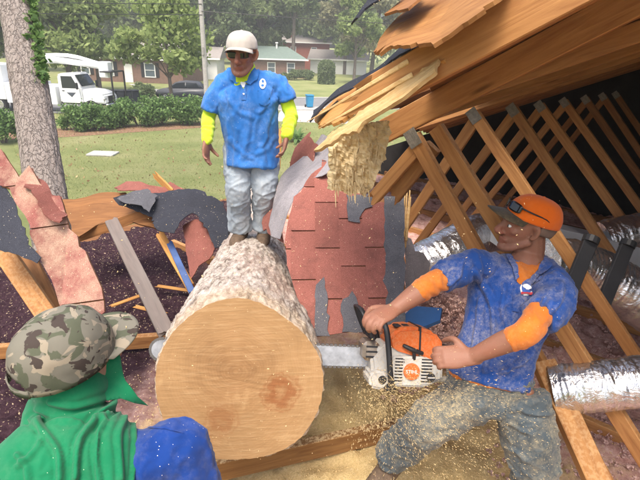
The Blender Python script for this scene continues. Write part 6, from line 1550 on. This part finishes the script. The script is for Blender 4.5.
# starter cover with ribs
bm = bmesh.new(); prism(bm, [(-.085, -.085), (-.075, -.02), (-.095, .03), (-.24, .035), (-.295, .01), (-.30, -.07), (-.25, -.098), (-.11, -.098)], .083, .112, bev=.010); stc = sp('starter_cover', bm, M['saw_w'])
for q in range(8):
    z = -.078 + q * .0135; 
    for (x0, x1) in ((-.275, -.222), (-.145, -.105)):
        bm = bmesh.new(); add_box(bm, ((x0 + x1) / 2, .1135, z), (x1 - x0, .006, .006), .001); sp('rib', bm, M['saw_w'], stc)
        bm = bmesh.new(); add_box(bm, ((x0 + x1) / 2, .1126, z + .0067), (x1 - x0 - .006, .002, .005)); sp('vent_slot', bm, M['black'], stc)
bm = bmesh.new(); add_cyl(bm, (-.182, .108, -.030), (-.182, .119, -.030), .037, .035, 32); disc = sp('badge', bm, M['saw_o'], stc)
def text(name, body, size, loc, mat, parent, rx=math.pi / 2, rz=math.pi):
    cu = bpy.data.curves.new(name, 'FONT'); cu.body = body; cu.size = size; cu.align_x = 'CENTER'; cu.align_y = 'CENTER'; cu.extrude = .0006
    o = bpy.data.objects.new(name, cu); COL.objects.link(o); dg = bpy.context.evaluated_depsgraph_get(); dg.update(); me = bpy.data.meshes.new_from_object(o.evaluated_get(dg)); bpy.data.objects.remove(o)
    o = link(name, me, mat, parent); o.location = loc; o.rotation_euler = (rx, 0, rz); return o
text('lettering', 'STIHL', .0215, (-.182, .1198, -.030), M['trim'], disc)
text('lettering', 'MS', .024, (-.135, .1128, .012), M['black'], stc)
# pull-start grip
bm = bmesh.new(); add_loft(bm, [(-.145, .108, .078), (-.185, .116, .062), (-.225, .108, .050)], [(.008, .009), (.010, .011), (.008, .009)], n=10, k=3); add_loft(bm, [(-.187, .114, .06), (-.192, .108, .022)], [.009, .007], n=8); sp('starter_grip', bm, M['black'], None, True)
# caps
for (x, z, r) in ((-.268, -.052, .021),): 
    bm = bmesh.new(); add_cyl(bm, (x, .108, z), (x, .120, z), r, r * .9, 20); c_ = sp('filler_cap', bm, M['black']); bm = bmesh.new(); add_box(bm, (x, .122, z), (r * 1.5, .006, .006), .001, Matrix.Identity(4)); sp('cap_key', bm, M['saw_w'], c_)
bm = bmesh.new(); prism(bm, [(-.005, -.105), (.005, -.055), (-.015, -.03), (-.075, -.035), (-.095, -.085), (-.06, -.115)], -.03, .118, bev=.012); fr = sp('front_case', bm, M['saw_w'])
for (x, z, r) in ((-.055, -.068, .020), (-.082, -.098, .017)):
    bm = bmesh.new(); add_cyl(bm, (x, .112, z), (x, .123, z), r, r * .85, 20); c_ = sp('filler_cap', bm, M['black'], fr)
# muffler
bm = bmesh.new(); add_box(bm, (-.012, .010, .040), (.075, .125, .085), .016); mf = sp('muffler', bm, M['muf'])
for q in range(3): bm = bmesh.new(); add_box(bm, (-.012, .0735, .018 + q * .022), (.05, .004, .008), .001); sp('muffler_slot', bm, M['black'], mf)
# front handle tube
bm = bmesh.new(); add_loft(bm, [(-.105, .085, -.112), (-.100, .128, -.105), (-.082, .142, -.04), (-.070, .138, .06), (-.058, .118, .150), (-.045, .060, .185), (-.042, -.03, .188), (-.055, -.085, .14), (-.085, -.095, .03), (-.10, -.08, -.06)], [.0125] * 10, n=14, k=5); sp('front_handle', bm, M['black'], None, True)
# hand guard: open frame
bm = bmesh.new(); add_loft(bm, [(-.015, .085, .095), (.012, .092, .15), (.040, .078, .215), (.046, .0, .225), (.040, -.075, .215), (.012, -.085, .15), (-.015, -.08, .095)], [(.012, .006)] * 7, n=10, k=4)
for y in (-.03, .03): add_loft(bm, [(-.01, y, .10), (.043, y, .218)], [(.008, .005), (.008, .005)], n=8)
add_loft(bm, [(-.012, .085, .10), (-.012, -.08, .10)], [.010, .010], n=8); sp('hand_guard', bm, M['black'], None, True)
# rear handle
bm = bmesh.new(); add_loft(bm, [(-.32, .0, .045), (-.37, .0, .038), (-.43, .0, .0), (-.45, .0, -.045), (-.42, .0, -.085), (-.33, .0, -.088)], [(.020, .024), (.018, .022), (.018, .022), (.018, .02), (.028, .015), (.03, .016)], side=(0, 1, 0), n=14, k=4); rh2 = sp('rear_handle', bm, M['saw_w'], None, True)
bm = bmesh.new(); add_loft(bm, [(-.345, 0, .066), (-.385, 0, .058), (-.42, 0, .034)], [(.014, .008), (.016, .009), (.012, .006)], side=(0, 1, 0), n=10); sp('rear_grip', bm, M['black'], rh2, True)
bm = bmesh.new(); add_loft(bm, [(-.375, 0, .012), (-.39, 0, -.012)], [.006, .005], n=8); sp('trigger', bm, M['black'], rh2, True)
bm = bmesh.new(); add_box(bm, (-.17, -.09, -.02), (.2, .035, .11), .012); sp('clutch_cover', bm, M['saw_w'])

# ------------------------------------------------------------------ sawdust
M['dust'] = m_plain('sawdust_flake', (.70, .53, .27), .9, .1, .25, 30)
def flakes(name, P_, dirs, L, W):
    n = len(P_); P_ = np.asarray(P_, dtype=float); d = np.asarray(dirs, dtype=float); d /= np.linalg.norm(d, axis=1)[:, None]
    g = np.random.default_rng(len(P_)); b = np.cross(d, g.normal(size=(n, 3))); b /= np.linalg.norm(b, axis=1)[:, None]; c = np.cross(d, b)
    L = np.asarray(L)[:, None]; W = np.asarray(W)[:, None]
    V = np.stack([P_ - d * L, P_ + b * W, P_ + c * W * .6, P_ - b * W, P_ - c * W * .6, P_ + d * L], 1).reshape(-1, 3)
    f = np.array([[0, 1, 2], [0, 2, 3], [0, 3, 4], [0, 4, 1], [5, 2, 1], [5, 3, 2], [5, 4, 3], [5, 1, 4]]); F = (np.arange(n)[:, None, None] * 6 + f[None]).reshape(-1, 3)
    return np_mesh(name, V, F)
g = np.random.default_rng(77); src = np.array(P(376, 380, 1.90)); n = 4200
tgt = np.array([tuple(P(x, y, d)) for x, y, d in zip(g.uniform(345, 560, n), g.uniform(372, 500, n), g.uniform(1.6, 2.15, n))])
t = .18 + .82 * g.random(n) ** .8; pos = src + (tgt - src) * t[:, None] + g.normal(size=(n, 3)) * .035
mesh_ = flakes('flying_sawdust', pos, (tgt - src) + g.normal(size=(n, 3)) * .15, g.uniform(.002, .008, n), g.uniform(.0005, .0012, n))
tag(link('flying_sawdust', mesh_, M['dust']), 'stream of sawdust thrown from the saw across the sawing man\'s legs', 'sawdust', kind='stuff')
n = 380; pos = np.array([tuple(P(x, y, d)) for x, y, d in zip(g.uniform(60, 560, n), g.uniform(200, 480, n) ** 1.0, g.uniform(1.0, 2.6, n))])
o = link('drifting_chips', flakes('drifting_chips', pos, g.normal(size=(n, 3)), g.uniform(.0015, .0045, n), g.uniform(.0008, .0018, n)), M['dust']); tag(o, 'fine wood chips drifting in the air around the log', 'sawdust', kind='stuff')
n = 9000; xx = g.normal(.35, .75, n); yy = g.normal(1.9, .6, n)
bvI = BVHTree.FromPolygons([v.co for v in ins.data.vertices], [p.vertices[:] for p in ins.data.polygons]); keep = []
for x, y in zip(xx, yy):
    h = bvI.ray_cast(Vector((x, y, 3.2)), Vector((0, 0, -1)))
    if h[0] is not None: keep.append((x, y, h[0].z + .003))
n = len(keep); dd = g.normal(size=(n, 3)); dd[:, 2] *= .25
o = link('settled_sawdust', flakes('settled_sawdust', keep, dd, g.uniform(.004, .012, n), g.uniform(.0015, .004, n)), M['dust']); tag(o, 'sawdust and shavings settled on the attic floor below the saw', 'sawdust', kind='stuff')

# ------------------------------------------------------------------ hazy air
bm = bmesh.new(); add_box(bm, (-5, 78, 19.5), (190, 200, 41)); hz = bm_obj('haze', bm, None)
hm = bpy.data.materials.new('haze'); hm.use_nodes = True; ht = hm.node_tree
for n_ in list(ht.nodes):
    if n_.type == 'BSDF_PRINCIPLED': ht.nodes.remove(n_)
vol = ht.nodes.new('ShaderNodeVolumePrincipled'); vol.inputs['Color'].default_value = (.92, .94, .93, 1); vol.inputs['Density'].default_value = .0021; vol.inputs['Anisotropy'].default_value = .2
ht.links.new(vol.outputs[0], ht.nodes['Material Output'].inputs['Volume']); hz.data.materials.append(hm); tag(hz, 'thin pale haze in the air over the street', 'haze', kind='stuff')
